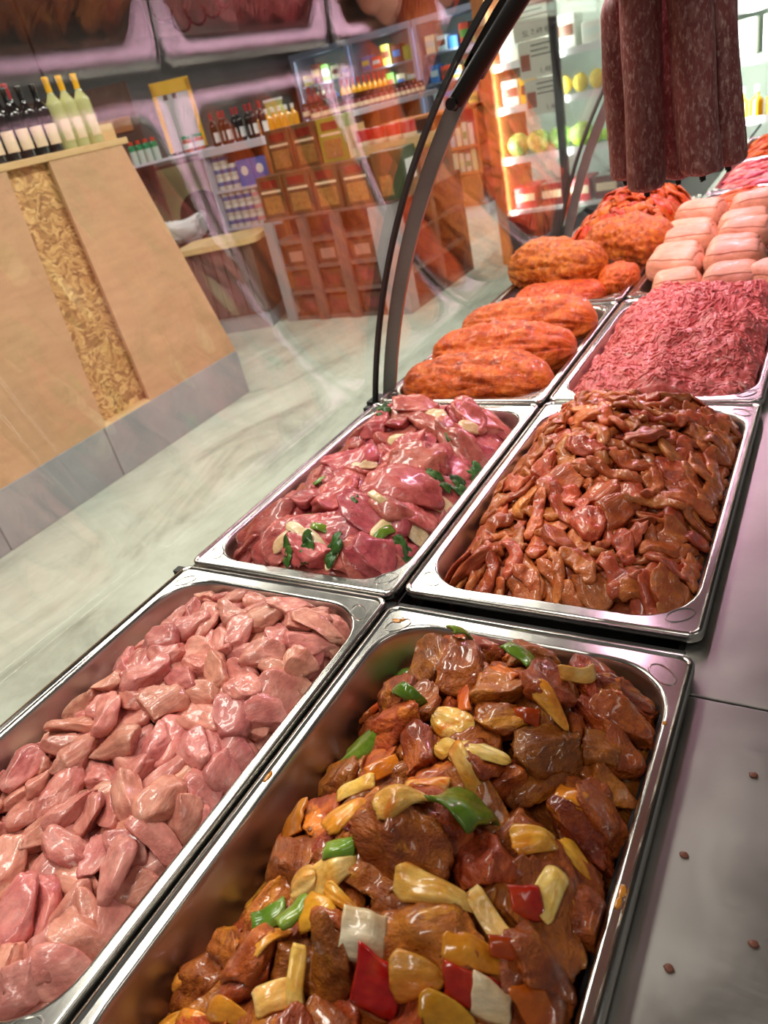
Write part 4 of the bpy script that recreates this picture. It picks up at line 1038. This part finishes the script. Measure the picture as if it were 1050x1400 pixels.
# ================================================================ SHOP: BEHIND THE KIOSK (frame turned about 45 degrees)
ANG = .77
def frame(name, label, cat, loc, group=None, ang=ANG): return thing(name, label, cat, loc, (0, 0, ang), group)
cab = frame('arched_cabinet', 'pale olive cabinet with two dark brown arched openings behind the kiosk', 'cabinet', (-5.38, 5.17, FZ))
# front board with two arched holes (local x along the front, y away)
def arch_board(w, hgt, arcs, th):
    bm = bmesh.new()
    mb = MB(); n = 12
    xs = [-w/2]
    for c, hw, hh in arcs: xs += [c-hw, c+hw]
    xs.append(w/2)
    for i in range(0, len(xs), 2): mb.b2((xs[i], 0, 0), (xs[i+1], th, hgt))
    for c, hw, hh in arcs:
        for k in range(n):
            a0, a1 = PI-PI*k/n, PI-PI*(k+1)/n
            p0 = (c+hw*math.cos(a0), hh+hw*math.sin(a0)); p1 = (c+hw*math.cos(a1), hh+hw*math.sin(a1))
            V = [(p0[0], 0, p0[1]), (p1[0], 0, p1[1]), (p1[0], 0, hgt), (p0[0], 0, hgt)]; V += [(x, th, z) for x, _, z in V]
            mb.add(V, [(0, 1, 2, 3), (7, 6, 5, 4), (0, 4, 5, 1), (2, 6, 7, 3)])
    bm.free(); return mb
arch_board(1.3, 1.17, ((-.13, .22, .72), (.40, .22, .72)), .03).obj('front_board', M_olive, cab)
MB().b2((-.65, .06, 0), (.65, .10, 1.15)).obj('back_board', M_brown, cab)
MB().b2((-.66, .0, 1.171), (.66, .35, 1.20)).obj('top_board', M_brown, cab)
sh = frame('glass_shelf', 'thin pale shelf behind the kiosk holding green bottles and jars', 'shelf', (-4.9, 4.98, .405))
MB().b2((-.42, -.10, -.018), (.42, .18, 0), .002).obj('shelf_board', M_lilac, sh)
for x in (-.38, .38): MB().b2((x-.012, .05, -1.255), (x+.012, .075, -.018)).obj('shelf_leg', M_brown, sh)
ca, sa = math.cos(ANG), math.sin(ANG)
def onsh(u, v, base=(-4.9, 4.98, .405)): return (base[0]+u*ca-v*sa, base[1]+u*sa+v*ca, base[2])
M_green = plain('green_label', L(24, 150, 96), .4); M_redcap = plain('red_cap', L(226, 70, 44), .4); M_greycan = plain('white_green_bottle', L(206, 222, 214), .35)
t0 = None
for i in range(4):
    l = f'white bottle with green shoulder and red cap behind the kiosk, {ORD[i]} from the kiosk'
    p = onsh(-.225+i*.06, -.04)
    if t0 is None:
        t0 = thing('sauce_bottle', l, 'bottle', p, (0, 0, ANG), 'green and white bottles on the glass shelf')
        MB().lathe([(.027, 0), (.029, .004), (.029, .10), (.001, .10)], 16).obj('bottle_body', M_greycan, t0, True)
        MB().lathe([(.0295, .10), (.0295, .13), (.016, .145), (.001, .145)], 16).obj('shoulder', M_green, t0, True)
        MB().lathe([(.019, .145), (.019, .172), (.001, .173)], 16).obj('cap', M_redcap, t0, True)
    else: copy_thing(t0, p, l)
M_jarred = plain('orange_jar', L(196, 92, 60), .3)
t0 = None
for i in range(2):
    l = ('left' if i == 0 else 'right')+' one of two red jars with green lids on the glass shelf'
    p = onsh(.22+i*.095, -.02)
    if t0 is None:
        t0 = thing('jar', l, 'jar', p, (0, 0, ANG), 'two jars with green lids')
        MB().lathe([(.036, 0), (.04, .006), (.04, .085), (.034, .1), (.001, .1)], 18).obj('jar_body', M_jarred, t0, True)
        MB().lathe([(.0375, .098), (.0375, .122), (.001, .123)], 18).obj('lid', M_green, t0, True)
        MB().lathe([(.0405, .025), (.0408, .026), (.0408, .065), (.0405, .066)], 18).obj('jar_label', M_lab_w, t0, True)
    else: copy_thing(t0, p, l)
# yellow frame stand
yf = frame('menu_stand', 'yellow framed stand with grey sheet behind the two jars', 'stand', (-4.797, 5.205, .405), ang=ANG)
M_yel = plain('yellow_frame', L(244, 186, 22), .4)
mb = MB(); mb.b2((-.17, 0, .02), (-.135, .03, .52)); mb.b2((.115, 0, .02), (.15, .03, .52)); mb.b2((-.17, 0, .44), (.15, .03, .535)); mb.obj('yellow_frame', M_yel, yf)
MB().b2((-.134, .008, .02), (.114, .022, .439)).obj('grey_sheet', plain('grey_sheet', L(198, 194, 196), .5), yf)
for x in (-.09, -.015): MB().b2((x, .004, .40), (x+.035, .0075, .438)).obj('dark_clip', M_brown, yf)
MB().b2((-.16, -.05, 0), (.14, .07, .02)).obj('stand_foot', M_dark, yf)
# brown cabinet behind the bottles
bc = frame('brown_cupboard', 'dark brown wooden cupboard behind the wine bottles', 'cupboard', (-5.38, 4.89, FZ))
MB().b2((-.75, .0, 0), (.30, .17, 1.86)).obj('cupboard_body', M_brown, bc)
MB().b2((-.02, -.03, 1.51), (.24, 0, 1.62), .004).obj('orange_drawer', M_orangewood, bc)
MB().b2((-.5, -.01, 1.2), (.2, 0, 1.46), .004).obj('cupboard_panel', M_brown, bc)
# dark grey partition between kiosk shelf and gondola
# low table with white bag
tb = thing('wooden_table', 'low table with a pale wooden top and dark slatted body', 'table', (-4.03, 4.42, FZ), (0, 0, .35))
top = rrect(-.33, .33, -.24, .24, .09, 7); V = [(x, y, .62) for x, y in top]+[(x, y, .66) for x, y in top]; n_ = len(top)
MB().add(V, [tuple(range(n_))[::-1], tuple(range(n_, 2*n_))]+[(i, (i+1) % n_, n_+(i+1) % n_, n_+i) for i in range(n_)]).obj('table_top', M_paleslab, tb)
MB().b2((-.29, -.20, .12), (.29, .20, .62)).obj('table_body', M_brown, tb)
for i in range(7): MB().b2((-.285+i*.082, -.212, .13), (-.285+i*.082+.074, -.2005, .615), .002).obj('slat', M_crate, tb)
MB().b2((-.27, -.19, 0), (.27, .19, .12)).obj('table_base', M_plinth, tb)
ped = thing('brown_pedestal', 'dark brown box pedestal under the white bag', 'pedestal', (-4.66, 4.72, FZ), (0, 0, ANG))
MB().b2((-.22, -.14, 0), (.22, .14, .61)).obj('pedestal_body', M_brown, ped)
MB().b2((-.23, -.15, .61), (.23, .15, .63)).obj('pedestal_top', M_brown, ped)
V, F = chunk(.185, .11, .09, sub=4, cuts=4, boxy=.5, lump=.16, fiber=.12)
o = obj('white_bag', mesh('white_bag', V @ rotm(0, 0, ANG).T, F), plain('white_paper', L(226, 226, 230), .5), None, (-4.63, 4.69, -.22+.08)); tag(o, 'crumpled white bag on the dark pedestal beside the low table', 'bag')

# ================================================================ SHOP: LONG SHELF
gx, gy0, gy1, gz = -4.48, 4.98, 9.4, .40
gon = thing('long_shelf', 'long pale-topped shelf with rows of bottles running away behind the pasta boxes', 'shelf', (gx, gy0, FZ))
G = lambda mb, name, mat, par=gon: obj(name, mb.mesh(name), mat, par, (-gx, -gy0, -FZ))
G(MB().b2((gx-.42, 5.40, gz-.055), (gx+.02, gy1, gz), .003), 'top_board', M_lilac)
G(MB().b2((gx-.40, 5.42, FZ), (gx-.37, gy1, gz-.055)), 'back_panel', M_orangewood)
for y in (5.95, 6.9, 7.9, 8.9): G(MB().b2((gx-.37, y-.015, FZ), (gx, y+.015, gz-.055)), 'divider', M_orangewood)
for y0, y1 in ((5.965, 6.885), (6.915, 7.885), (7.915, 8.885)):
    for z in (-.25, .05): G(MB().b2((gx-.37, y0, z-.02), (gx-.005, y1, z)), 'shelf_board', M_orangewood)
for y in (6.6, 7.4, 8.3): G(MB().b2((gx+.0205, y-.05, gz-.05), (gx+.023, y+.05, gz-.008)), 'price_tag', M_white)
csu = thing('can_shelf', 'pale open shelf unit stacked with small cans and blue packs', 'shelf', (-4.19, 4.98, FZ))
G2 = lambda mb, name, mat: obj(name, mb.mesh(name), mat, csu, (4.19, -4.98, -FZ))
G2(MB().b2((-4.50, 4.95, gz-.055), (-3.84, 5.395, gz), .003), 'top_board', M_lilac)
G2(MB().b2((-4.49, 4.98, FZ), (-4.465, 5.38, gz-.055)), 'side_panel', M_lilac); G2(MB().b2((-3.875, 4.98, FZ), (-3.85, 5.38, gz-.055)), 'side_panel', M_orangewood)
G2(MB().b2((-4.465, 5.35, FZ), (-3.875, 5.375, gz-.055)), 'back_panel', M_orangewood)
for z in (-.21, .085): G2(MB().b2((-4.464, 4.985, z-.02), (-3.876, 5.349, z), .002), 'shelf_board', M_lilac)
# cans
M_can = plain('can_paper', L(214, 214, 208), .4); M_canb = plain('can_blue', L(74, 106, 170), .4); M_canp = plain('can_pink', L(214, 150, 160), .4)
c0 = {}
def can(loc, kind, label, grp):
    if kind not in c0:
        t = thing('food_can', label, 'can', loc, (0, 0, 0), grp)
        MB().lathe([(.034, 0), (.036, .003), (.036, .087), (.034, .09), (.001, .088)], 14).obj('can_body', M_can, t, True)
        MB().lathe([(.0362, .03), (.0366, .031), (.0366, .06), (.0362, .061)], 14).obj('can_band', M_canb if kind == 'b' else M_canp, t, True)
        c0[kind] = t
    else: copy_thing(c0[kind], loc, label)
for row, z in enumerate((-.21, -.1185, -.027)):
    for i in range(7):
        if row == 2 and i > 4: continue
        kd = 'b' if i < 4 else 'p'
        can((-4.42+i*.078, 5.04, z), kd, f'{"blue" if kd == "b" else "pink"}-banded can on the lower can shelf, {ORD[i]} stack, {["bottom", "middle", "top"][row]}', 'cans on the lower can shelf')
for row in range(3):
    for i in range(3):
        if row == 2 and i > 1: continue
        can((-4.42+i*.078, 5.04, .085+row*.0915), 'b', f'blue-banded can on the upper can shelf, {ORD[i]} stack, {["bottom", "middle", "top"][row]}', 'cans on the upper can shelf')
M_blue = plain('blue_pack', L(46, 112, 206), .35)
for i in range(2):
    t = thing('blue_pack', f'bright blue pack on the upper can shelf, {["next to the cans", "farther from the cans"][i]}', 'pack', (-4.13+i*.155, 5.06, .085), (0, 0, -PI/2), 'blue packs')
    MB().b2((-.05, -.075, 0), (.05, .075, .19), .006).obj('pack_body', M_blue, t)
    MB().lathe([(.001, 0), (.035, 0), (.035, .002), (.001, .002)], 16, (.051, 0, .11), Matrix.Rotation(PI/2, 3, 'Y')).obj('pack_emblem', M_white, t)
# bottles on top
b0 = None
for i in range(8):
    l = f'small dark bottle with red capsule above the cans, {ORD[i]} from the jar side'
    p = (-4.40+i*.068, 5.10+.03*(i % 2), gz)
    if b0 is None: b0 = bottle('small_bottle', l, 'bottle', p, .235, .031, M_gl_dark, M_cap_r, M_lab_w, 'red-capped bottles above the cans', n=14, labarc=2.2)
    else: copy_thing(b0, p, l)
b0 = None
for i in range(7):
    l = f'yellow oil bottle on the long shelf, {ORD[i]} from the red-capped bottles'
    p = (gx-.10, 5.85+i*.105, gz)
    if b0 is None: b0 = bottle('oil_bottle', l, 'bottle', p, .185, .040, M_gold, M_lab_w, None, 'yellow oil bottles on the long shelf', n=14, shoulder=.55)
    else: copy_thing(b0, p, l)
jar0 = None
for i in range(20):
    for k in range(2):
        l = f'dark red jar on the long shelf, {["front", "back"][k]} row, {ORD[i]} after the oil bottles'
        p = (gx-.09-.09*k, 6.82+i*.125, gz+.03*k)
        if jar0 is None:
            jar0 = thing('preserve_jar', l, 'jar', p, (0, 0, 0), 'dark red jars on the long shelf')
            MB().lathe([(.04, 0), (.044, .006), (.044, .085), (.036, .1), (.001, .1)], 12).obj('jar_body', M_darkred, jar0, True)
            MB().lathe([(.037, .1), (.037, .125), (.001, .126)], 12).obj('lid', M_gl_dark, jar0, True)
            MB().lathe([(.0443, .02), (.0447, .021), (.0447, .06), (.0443, .061)], 12).obj('jar_label', M_lab, jar0, True)
        else: copy_thing(jar0, p, l)
b0 = None
for i in range(9):
    l = f'golden bottle standing behind the dark jars near the far end, {ORD[i]} of its row'
    p = (gx-.30, 7.75+i*.12, gz)
    if b0 is None: b0 = bottle('oil_bottle', l, 'bottle', p, .30, .042, M_gold, M_cap_r, M_lab, 'tall golden bottles on the long shelf', n=12, shoulder=.6)
    else: copy_thing(b0, p, l)
for i in range(5):
    l = f'dark red bottle standing behind the dark jars, {ORD[i]} of its row'
    bottle('vinegar_bottle', l, 'bottle', (gx-.30, 7.1+i*.11, gz), .29, .042, M_darkred, M_darkred, None, 'tall dark red bottles on the long shelf', n=12)
t = thing('lamp_jug', 'pale green glass jug behind the yellow oil bottles', 'jug', (gx-.28, 6.45, gz))
MB().lathe([(.08, 0), (.10, .01), (.105, .15), (.08, .2), (.09, .24), (.001, .24)], 20).obj('jug_body', plain('jug_green', L(190, 190, 110), .3), t, True)
MB().lathe([(.092, .241), (.092, .26), (.001, .262)], 20).obj('jug_lid', M_white, t, True)

# ================================================================ SHOP: CRATE WITH BOXES
cr = thing('slatted_crate', 'dark wooden display crate with open square compartments', 'crate', (-3.06, 4.42, FZ))
cx0, cx1, cy1, ch = -.56, .52, 1.1, .74
MB().b2((cx0, .02, ch-.02), (cx1, cy1, ch), .003).obj('crate_top', M_crate, cr)
MB().b2((cx0+.03, .28, .0), (cx1-.25, .30, ch-.02)).obj('inner_back', M_brown, cr)
MB().b2((cx1-.28, .30, .0), (cx1-.25, cy1, ch-.02)).obj('inner_side', M_brown, cr)
for z in (.0, .19, .37, .55): MB().b2((cx0, .02, z), (cx1-.19, .28, z+.025)).obj('shelf_board', M_crate, cr)
for x in (cx0, cx0+.30, cx0+.58): MB().b2((x, .0, 0), (x+.08, .03, ch-.02)).obj('upright', M_plinth if x == cx0 else M_crate, cr)
MB().b2((cx1-.19, .0, 0), (cx1, .03, ch-.02)).obj('corner_panel', M_plinth, cr)
MB().b2((cx1-.02, .03, 0), (cx1, .12, ch-.02)).obj('corner_panel', M_plinth, cr)
for z in (.0, .24, .48): MB().b2((cx1-.25, .12, z), (cx1-.005, cy1, z+.025)).obj('shelf_board', M_crate, cr)
for y in (.55, cy1-.06): MB().b2((cx1-.25, y, 0), (cx1, y+.06, ch-.02)).obj('upright', M_crate, cr)
for lvl, z in enumerate((.025, .215, .395)):
    for i in range(3):
        x = (cx0+.19, cx0+.47, cx0+.76)[i]
        t = thing('wine_carton', f'dark brown carton in the crate, {["bottom", "middle", "top"][lvl]} shelf, {["left", "centre", "right"][i]} opening', 'carton', (-3.06+x, 4.57, FZ+z), (0, 0, 0), 'cartons in the crate')
        MB().b2((-.095, -.10, 0), (.095, .10, .135), .004).obj('carton_body', M_brown, t); MB().b2((-.06, -.102, .03), (.06, -.1002, .10)).obj('carton_label', plain('pinkish_label', L(170, 126, 112), .6) if lvl == 2 else M_darkred, t)
M_olbox = plain('dark_olive_box', L(66, 62, 36), .45); M_pasta = mottled('pasta_yellow', L(120, 86, 40), L(164, 126, 66), 40, .5); M_ltgreen = plain('green_box', L(128, 140, 40), .45)
def carton(label, loc, w, hgt, mat, emblem=False):
    t = thing('pasta_box', label, 'box', loc, (0, 0, 0), 'dark pasta boxes on the crate')
    MB().b2((-w/2, -.01, 0), (w/2, .16, hgt), .004).obj('box_body', mat, t)
    MB().b2((-w*.36, -.0125, hgt*.10), (w*.36, -.0105, hgt*.52), .0008).obj('pasta_window', M_pasta, t)
    MB().b2((-w*.40, -.0125, hgt*.60), (w*.40, -.0105, hgt*.66), .0005).obj('label_band', M_lab, t)
    MB().b2((-w*.32, -.0125, hgt*.72), (w*.32, -.0105, hgt*.90), .0008).obj('label_field', M_darkred, t)
CZ = FZ+ch
for i in range(4): carton(f'dark olive pasta box on the crate, lower row, {ORD[i]} from the table', (-3.50+i*.235, 4.47, CZ), .215, .275, M_olbox)
t = thing('pasta_box', 'dark green pasta box with pale emblem at the worktop end of the lower row', 'box', (-2.545, 4.47, CZ), (0, 0, 0), 'dark pasta boxes on the crate')
MB().b2((-.11, -.01, 0), (.11, .20, .29), .004).obj('box_body', plain('bottle_green', L(34, 66, 34), .45), t)
MB().b2((.111, .03, .10), (.113, .16, .22), .0008).obj('pale_emblem', M_white, t); MB().b2((-.07, -.0125, .03), (.02, -.0105, .15), .0008).obj('pasta_window', M_pasta, t)
rs = thing('riser_box', 'wooden riser behind the lower row of pasta boxes', 'riser', (-3.06, 4.72, CZ)); MB().b2((-.56, 0, 0), (.62, .5, .245), .004).obj('riser_body', M_crate, rs); MB().b2((-.58, -.03, .245), (.66, .5, .262), .003).obj('riser_top', M_ltgreen, rs)
UZ = CZ+.262
for i in range(3): carton(f'dark olive pasta box on the riser, upper row, {ORD[i]} from the table', (-3.52+i*.225, 4.72, UZ), .205, .28, M_olbox if i < 2 else M_ltgreen)
wc = thing('wooden_tray', 'pale wooden tray of red cans beside the upper pasta boxes', 'tray', (-2.68, 4.74, UZ))
MB().b2((-.27, 0, 0), (.27, .22, .015)).obj('tray_floor', M_board, wc); MB().b2((-.27, -.012, 0), (.27, 0, .06)).obj('tray_front', M_board, wc); MB().b2((-.285, -.012, 0), (-.27, .23, .20)).obj('tray_side', M_board, wc); MB().b2((.27, -.012, 0), (.285, .23, .06)).obj('tray_side', M_board, wc)
M_redcan = plain('red_can', L(200, 44, 34), .3); r0c = None
for i in range(4):
    l = f'red can with pale band in the wooden tray, {ORD[i]} from the pasta boxes'; p = (-2.88+i*.115, 4.82, UZ+.016)
    if r0c is None:
        r0c = thing('red_can', l, 'can', p, (0, 0, 0), 'red cans in the wooden tray')
        MB().lathe([(.048, 0), (.05, .004), (.05, .135), (.048, .14), (.001, .138)], 18).obj('can_body', M_redcan, r0c, True); MB().lathe([(.0502, .04), (.0506, .041), (.0506, .07), (.0502, .071)], 18).obj('can_band', M_lab, r0c, True)
    else: copy_thing(r0c, p, l)

# ================================================================ SHOP: CARTON SHELF
ws = thing('wooden_bookshelf', 'orange wooden shelf unit with upright cartons beyond the crate', 'shelf', (-3.8, 7.7, FZ))
MB().b2((-.55, .32, 0), (.52, .35, 1.06)).obj('back_panel', M_orangewood, ws)
for x in (-.55, .02, .49): MB().b2((x, 0, .12), (x+.03, .32, 1.06)).obj('upright', M_orangewood, ws)
for z in (.12, .43, .68, 1.03): MB().b2((-.55, -.01, z), (.52, .32, z+.025)).obj('shelf_board', M_orangewood, ws)
MB().b2((-.55, .0, .15), (.52, .02, .42)).obj('lower_door', M_orangewood, ws); MB().b2((-.55, .02, 0), (.52, .32, .12)).obj('plinth', M_white, ws)
cols = [L(214, 208, 196), L(196, 206, 190), L(226, 214, 180), L(180, 190, 206), L(214, 190, 170), L(190, 200, 150)]
cm = [plain('carton_print', c, .5) for c in cols]
for lv, z in ((0, .4565), (1, .7065)):
    for i in range(14):
        hh = .17+.04*((i*7+lv*3) % 4)/3; x = -.505+i*.071+(.012 if i > 6 else 0)
        t = thing('upright_carton', f'slim pale carton in the orange shelf unit, {["lower", "upper"][lv]} shelf, {ORD[i]} from the long shelf', 'carton', (-3.8+x, 7.72, FZ+z), (0, 0, 0), 'slim cartons in the orange shelf unit')
        MB().b2((-.026, 0, 0), (.026, .18, hh), .003).obj('carton_body', cm[(i*5+lv) % 6], t); MB().b2((-.022, -.0015, hh*.3), (.022, -.0003, hh*.6)).obj('carton_band', cm[(i*3+2+lv) % 6] if i % 3 else M_green, t)

# ================================================================ SHOP: CHILLED CASE WITH PRICE SHEETS
cs = thing('chilled_case', 'bright open chilled case of produce with dark door post', 'chilled case', (-1.2, 5.55, FZ))
M_case = plain('white_case', L(222, 234, 226), .4)
MB().b2((-1.05, .62, 0), (1.6, .66, 1.95)).obj('back_panel', M_case, cs)
MB().b2((-1.10, .0, 0), (-1.02, .66, 1.95)).obj('end_panel', M_orangewood, cs); MB().b2((1.6, 0, 0), (1.66, .66, 1.95)).obj('end_panel', M_case, cs)
MB().b2((-1.02, 0, 0), (1.6, .62, .35)).obj('case_base', M_dark, cs); MB().b2((-1.1, -.02, 1.9), (1.66, .66, 2.0)).obj('case_top', M_case, cs)
SZ = (.352, .72, 1.05, 1.32)
for z in SZ:
    MB().b2((-1.015, .06, z), (1.595, .615, z+.02)).obj('case_shelf', M_case, cs); MB().b2((-1.015, .05, z-.022), (1.595, .06, z+.022)).obj('shelf_strip', M_white, cs)
for x in (-.55, 1.25): MB().b2((x-.03, -.03, .1), (x+.03, .0, 1.9), .006).obj('door_post', M_black, cs)
W_ = lambda x, y, z: (-1.2+x, 5.55+y, FZ+z+.021)
M_veg = meat('cabbage_green', [(.3, L(120, 160, 70)), (.5, L(176, 204, 110)), (.75, L(214, 230, 160))], 20, rough=(.4, .6), coat=.1, sss=0, bumpd=.004)
M_lime = plain('lime_green', L(168, 210, 40), .4); M_lemon = plain('lemon_yellow', L(232, 204, 70), .4); M_brn = plain('brown_pack', L(120, 70, 50), .4); M_wht = plain('white_pack', L(236, 236, 224), .4)
def ball(name, lab, cat, loc, r, mat, grp, sq=(1, 1, .9)):
    V, F = ico(3); P = V*(1+.08*fbm(V*2.5, loc[0]*9, 3))[:, None]*np.array(sq)*r
    o = obj(name, mesh(name, P, F), mat, None, (loc[0], loc[1], loc[2]+r*sq[2]*.92)); tag(o, lab, cat, grp)
for i in range(4): ball('cabbage', f'pale green cabbage in the chilled case, {ORD[i]} from the wooden end panel', 'cabbage', W_(-.93+i*.155, .16, .72), .085, M_veg, 'cabbages in the chilled case')
for i in range(3): ball('lime_pouch', f'lime green fruit beside the cabbages, {ORD[i]} along', 'fruit', W_(-.46+i*.10, .13, .72), .055, M_lime, 'lime fruits in the chilled case', (1.2, 1, .8))
for i in range(3): ball('melon', f'yellow melon past the lime fruits, {ORD[i]} along', 'melon', W_(-.06+i*.19, .16, .72), .085, M_lemon, 'melons in the chilled case', (1.1, 1, .85))
for i in range(5): ball('cheese_pear', f'yellow pear on the shelf above the cabbages, {ORD[i]} along', 'pear', W_(-.55+i*.11, .13, 1.05), .05, M_lemon, 'yellow pears in the chilled case', (1, 1, 1.2))
def pk(name, lab, loc, dims, mat, strip, grp):
    t = thing(name, lab, 'pack', loc, (0, 0, 0), grp); w, d, hh = dims
    MB().b2((-w/2, 0, 0), (w/2, d, hh), .006).obj('pack_body', mat, t); MB().b2((-w*.42, -.004, hh*.35), (w*.42, -.0005, hh*.7), .0008).obj('pack_label', strip, t)
for i in range(3): pk('brown_pack', f'brown pack on the shelf above the cabbages, {ORD[i]} from the end panel', W_(-.93+i*.13, .10, 1.05), (.12, .2, .16), M_wht if i != 1 else M_yel, M_brn, 'brown packs in the chilled case')
for i in range(8):
    pk('white_pack', f'white pack on the third shelf of the chilled case, {ORD[i]} from the end panel', W_(-.90+i*.19, .10, 1.32), (.15, .2, .12 if i % 2 else .19), M_wht, M_brn if i % 3 else M_case, 'white packs on the third shelf')
for i in range(6): pk('white_pack', f'white carton on the second shelf beyond the pears, {ORD[i]} along', W_(.12+i*.21, .10, 1.05), (.17, .2, .20), M_wht, M_case, 'white cartons on the second shelf')
for i in range(9): pk('red_pack', f'dark red packed meat on the lowest shelf of the chilled case, {ORD[i]} along', W_(-.90+i*.2, .10, .352), (.17, .25, .15), M_darkred if i % 2 else M_cap_r, M_lab, 'red packs on the lowest shelf')
b0 = None
for i in range(5):
    l = f'yellow oil bottle in the chilled case behind the sausages, {ORD[i]} along'; p = W_(.56+i*.085, .08, .72)
    if b0 is None: b0 = bottle('oil_bottle', l, 'bottle', p, .17, .038, M_gold, M_white, None, 'oil bottles in the chilled case', n=14, shoulder=.5)
    else: copy_thing(b0, p, l)
for i in range(3): pk('blue_pack', f'blue and white pack below the oil bottles, {ORD[i]} along', W_(.95+i*.18, .07, .352), (.16, .2, .25), M_wht, plain('deep_blue', L(40, 50, 150), .4), 'blue white packs in the chilled case')

# price sheets fixed to the glass of the case
ink = plain('dark_print', L(70, 66, 62), .7); paper = plain('price_paper', L(206, 206, 190), .6); pic = plain('brown_print', L(150, 76, 48), .6)
def text_mesh(s, size, name='price_print'):
    cu = bpy.data.curves.new(name, 'FONT'); cu.body = s; cu.size = size; cu.extrude = .0004
    o = bpy.data.objects.new(name, cu); C.objects.link(o); bpy.context.view_layer.update()
    m = bpy.data.meshes.new_from_object(o.evaluated_get(bpy.context.evaluated_depsgraph_get())); bpy.data.objects.remove(o); return m
for i, (z, pr, lab) in enumerate(((1.55, '5L 7,49 €', 'topmost price sheet reading 5L 7,49 € on the chilled case'), (1.325, '1,48 €', 'middle price sheet with a brown picture on the chilled case'), (1.10, '1,48 €', 'lowest price sheet with a reddish picture on the chilled case'))):
    t = thing('price_sheet', lab, 'price sheet', (-1.885+.02*i, 5.535, FZ+z), (0, 0, 0), 'price sheets on the chilled case')
    MB().b2((-.135, -.002, -.11), (.135, 0, .108)).obj('paper', paper, t)
    obj('price_print', text_mesh(pr, .046), ink, t, (-.075 if i == 0 else .0, -.0028, -.088), (PI/2, 0, 0))
    for k in range(3): MB().b2((-.05 if i else -.09, -.0032, .075-k*.03), (.10-.03*(k % 2), -.0022, .083-k*.03)).obj('print_line', ink, t)
    if i: MB().b2((-.125, -.0032, -.06), (-.06, -.0022, .035)).obj('print_picture', pic, t)

# ================================================================ SHOP: BACK FRIDGES
M_fr = plain('blue_grey_frame', L(150, 158, 182), .4, .3); M_frin = plain('fridge_inside', L(150, 160, 156), .5)
fc = [L(60, 120, 200), L(96, 150, 60), L(210, 70, 44), L(232, 220, 190), L(220, 196, 90), L(190, 206, 214), L(120, 60, 44)]
fm = [plain('fridge_pack', c, .4) for c in fc]
for q in range(4):
    x0 = -7.9+q*1.12
    f = thing('glass_door_fridge', f'tall lit fridge with blue-grey frame at the back wall, {ORD[q]} from the grey wall', 'fridge', (x0+.55, 11.4, FZ), (0, 0, 0), 'fridges along the back wall')
    MB().b2((-.55, .62, 0), (.55, .66, 2.15)).obj('back_panel', M_frin, f)
    MB().b2((-.55, 0, 0), (-.49, .62, 2.15)).obj('side_post', M_fr, f); MB().b2((.49, 0, 0), (.55, .62, 2.15)).obj('side_post', M_fr, f)
    MB().b2((-.49, 0, 2.07), (.49, .62, 2.15)).obj('top_rail', M_fr, f); MB().b2((-.49, 0, 0), (.49, .62, .15)).obj('bottom_rail', M_fr, f)
    MB().b2((-.49, .01, .15), (.49, .018, 2.07)).obj('door_glass', M_glass, f)
    for z in (.5, .9, 1.28, 1.66):
        MB().b2((-.485, .10, z), (.485, .61, z+.02)).obj('fridge_shelf', M_fr, f)
        if z < .9: continue
        for i in range(5):
            hh = .15+.12*((i*3+q*5+int(z*10)) % 4)/3
            pk('fridge_pack', f'colourful pack in the {ORD[q]} fridge, shelf at {["knee", "waist", "shoulder", "head"][int((z-.5)/.38+.1)]} height, {ORD[i]} along', (x0+.55-.37+i*.185, 11.52, FZ+z+.021), (.15, .2, hh), fm[(i*2+q*3+int(z*7)) % 7], fm[(i+q+3) % 7], 'packs in the back fridges')

# wall drawing: scalloped outline on a grey field
wd = thing('wall_drawing', 'dark scalloped cloud-like outline drawn on a grey panel high on the wall', 'wall art', (-8.19, 9.75, 2.05))
MB().b2((-.005, -.95, -.30), (.008, .95, .30)).obj('grey_panel', mottled('drawing_grey', L(126, 124, 124), L(150, 146, 146), 3), wd)
M_line = plain('drawing_line', L(48, 40, 42), .6)
for k, (cy, cz, r, a0, a1) in enumerate(((-.62, .02, .19, 2.6, 6.1), (-.30, -.10, .20, 2.9, 6.3), (.06, -.02, .22, 3.0, 6.5), (.42, .04, .20, 3.2, 6.6), (.72, .12, .17, 3.3, 6.9), (-.45, .20, .16, .2, 3.0), (.15, .24, .17, .1, 3.1))):
    pts = [(.018, cy+r*math.cos(a), min(cz+r*math.sin(a)*.8, .28)) for a in np.linspace(a0, a1, 16)]
    MB().tube(pts, .016, 6).obj('outline_arc', M_line, wd, True)
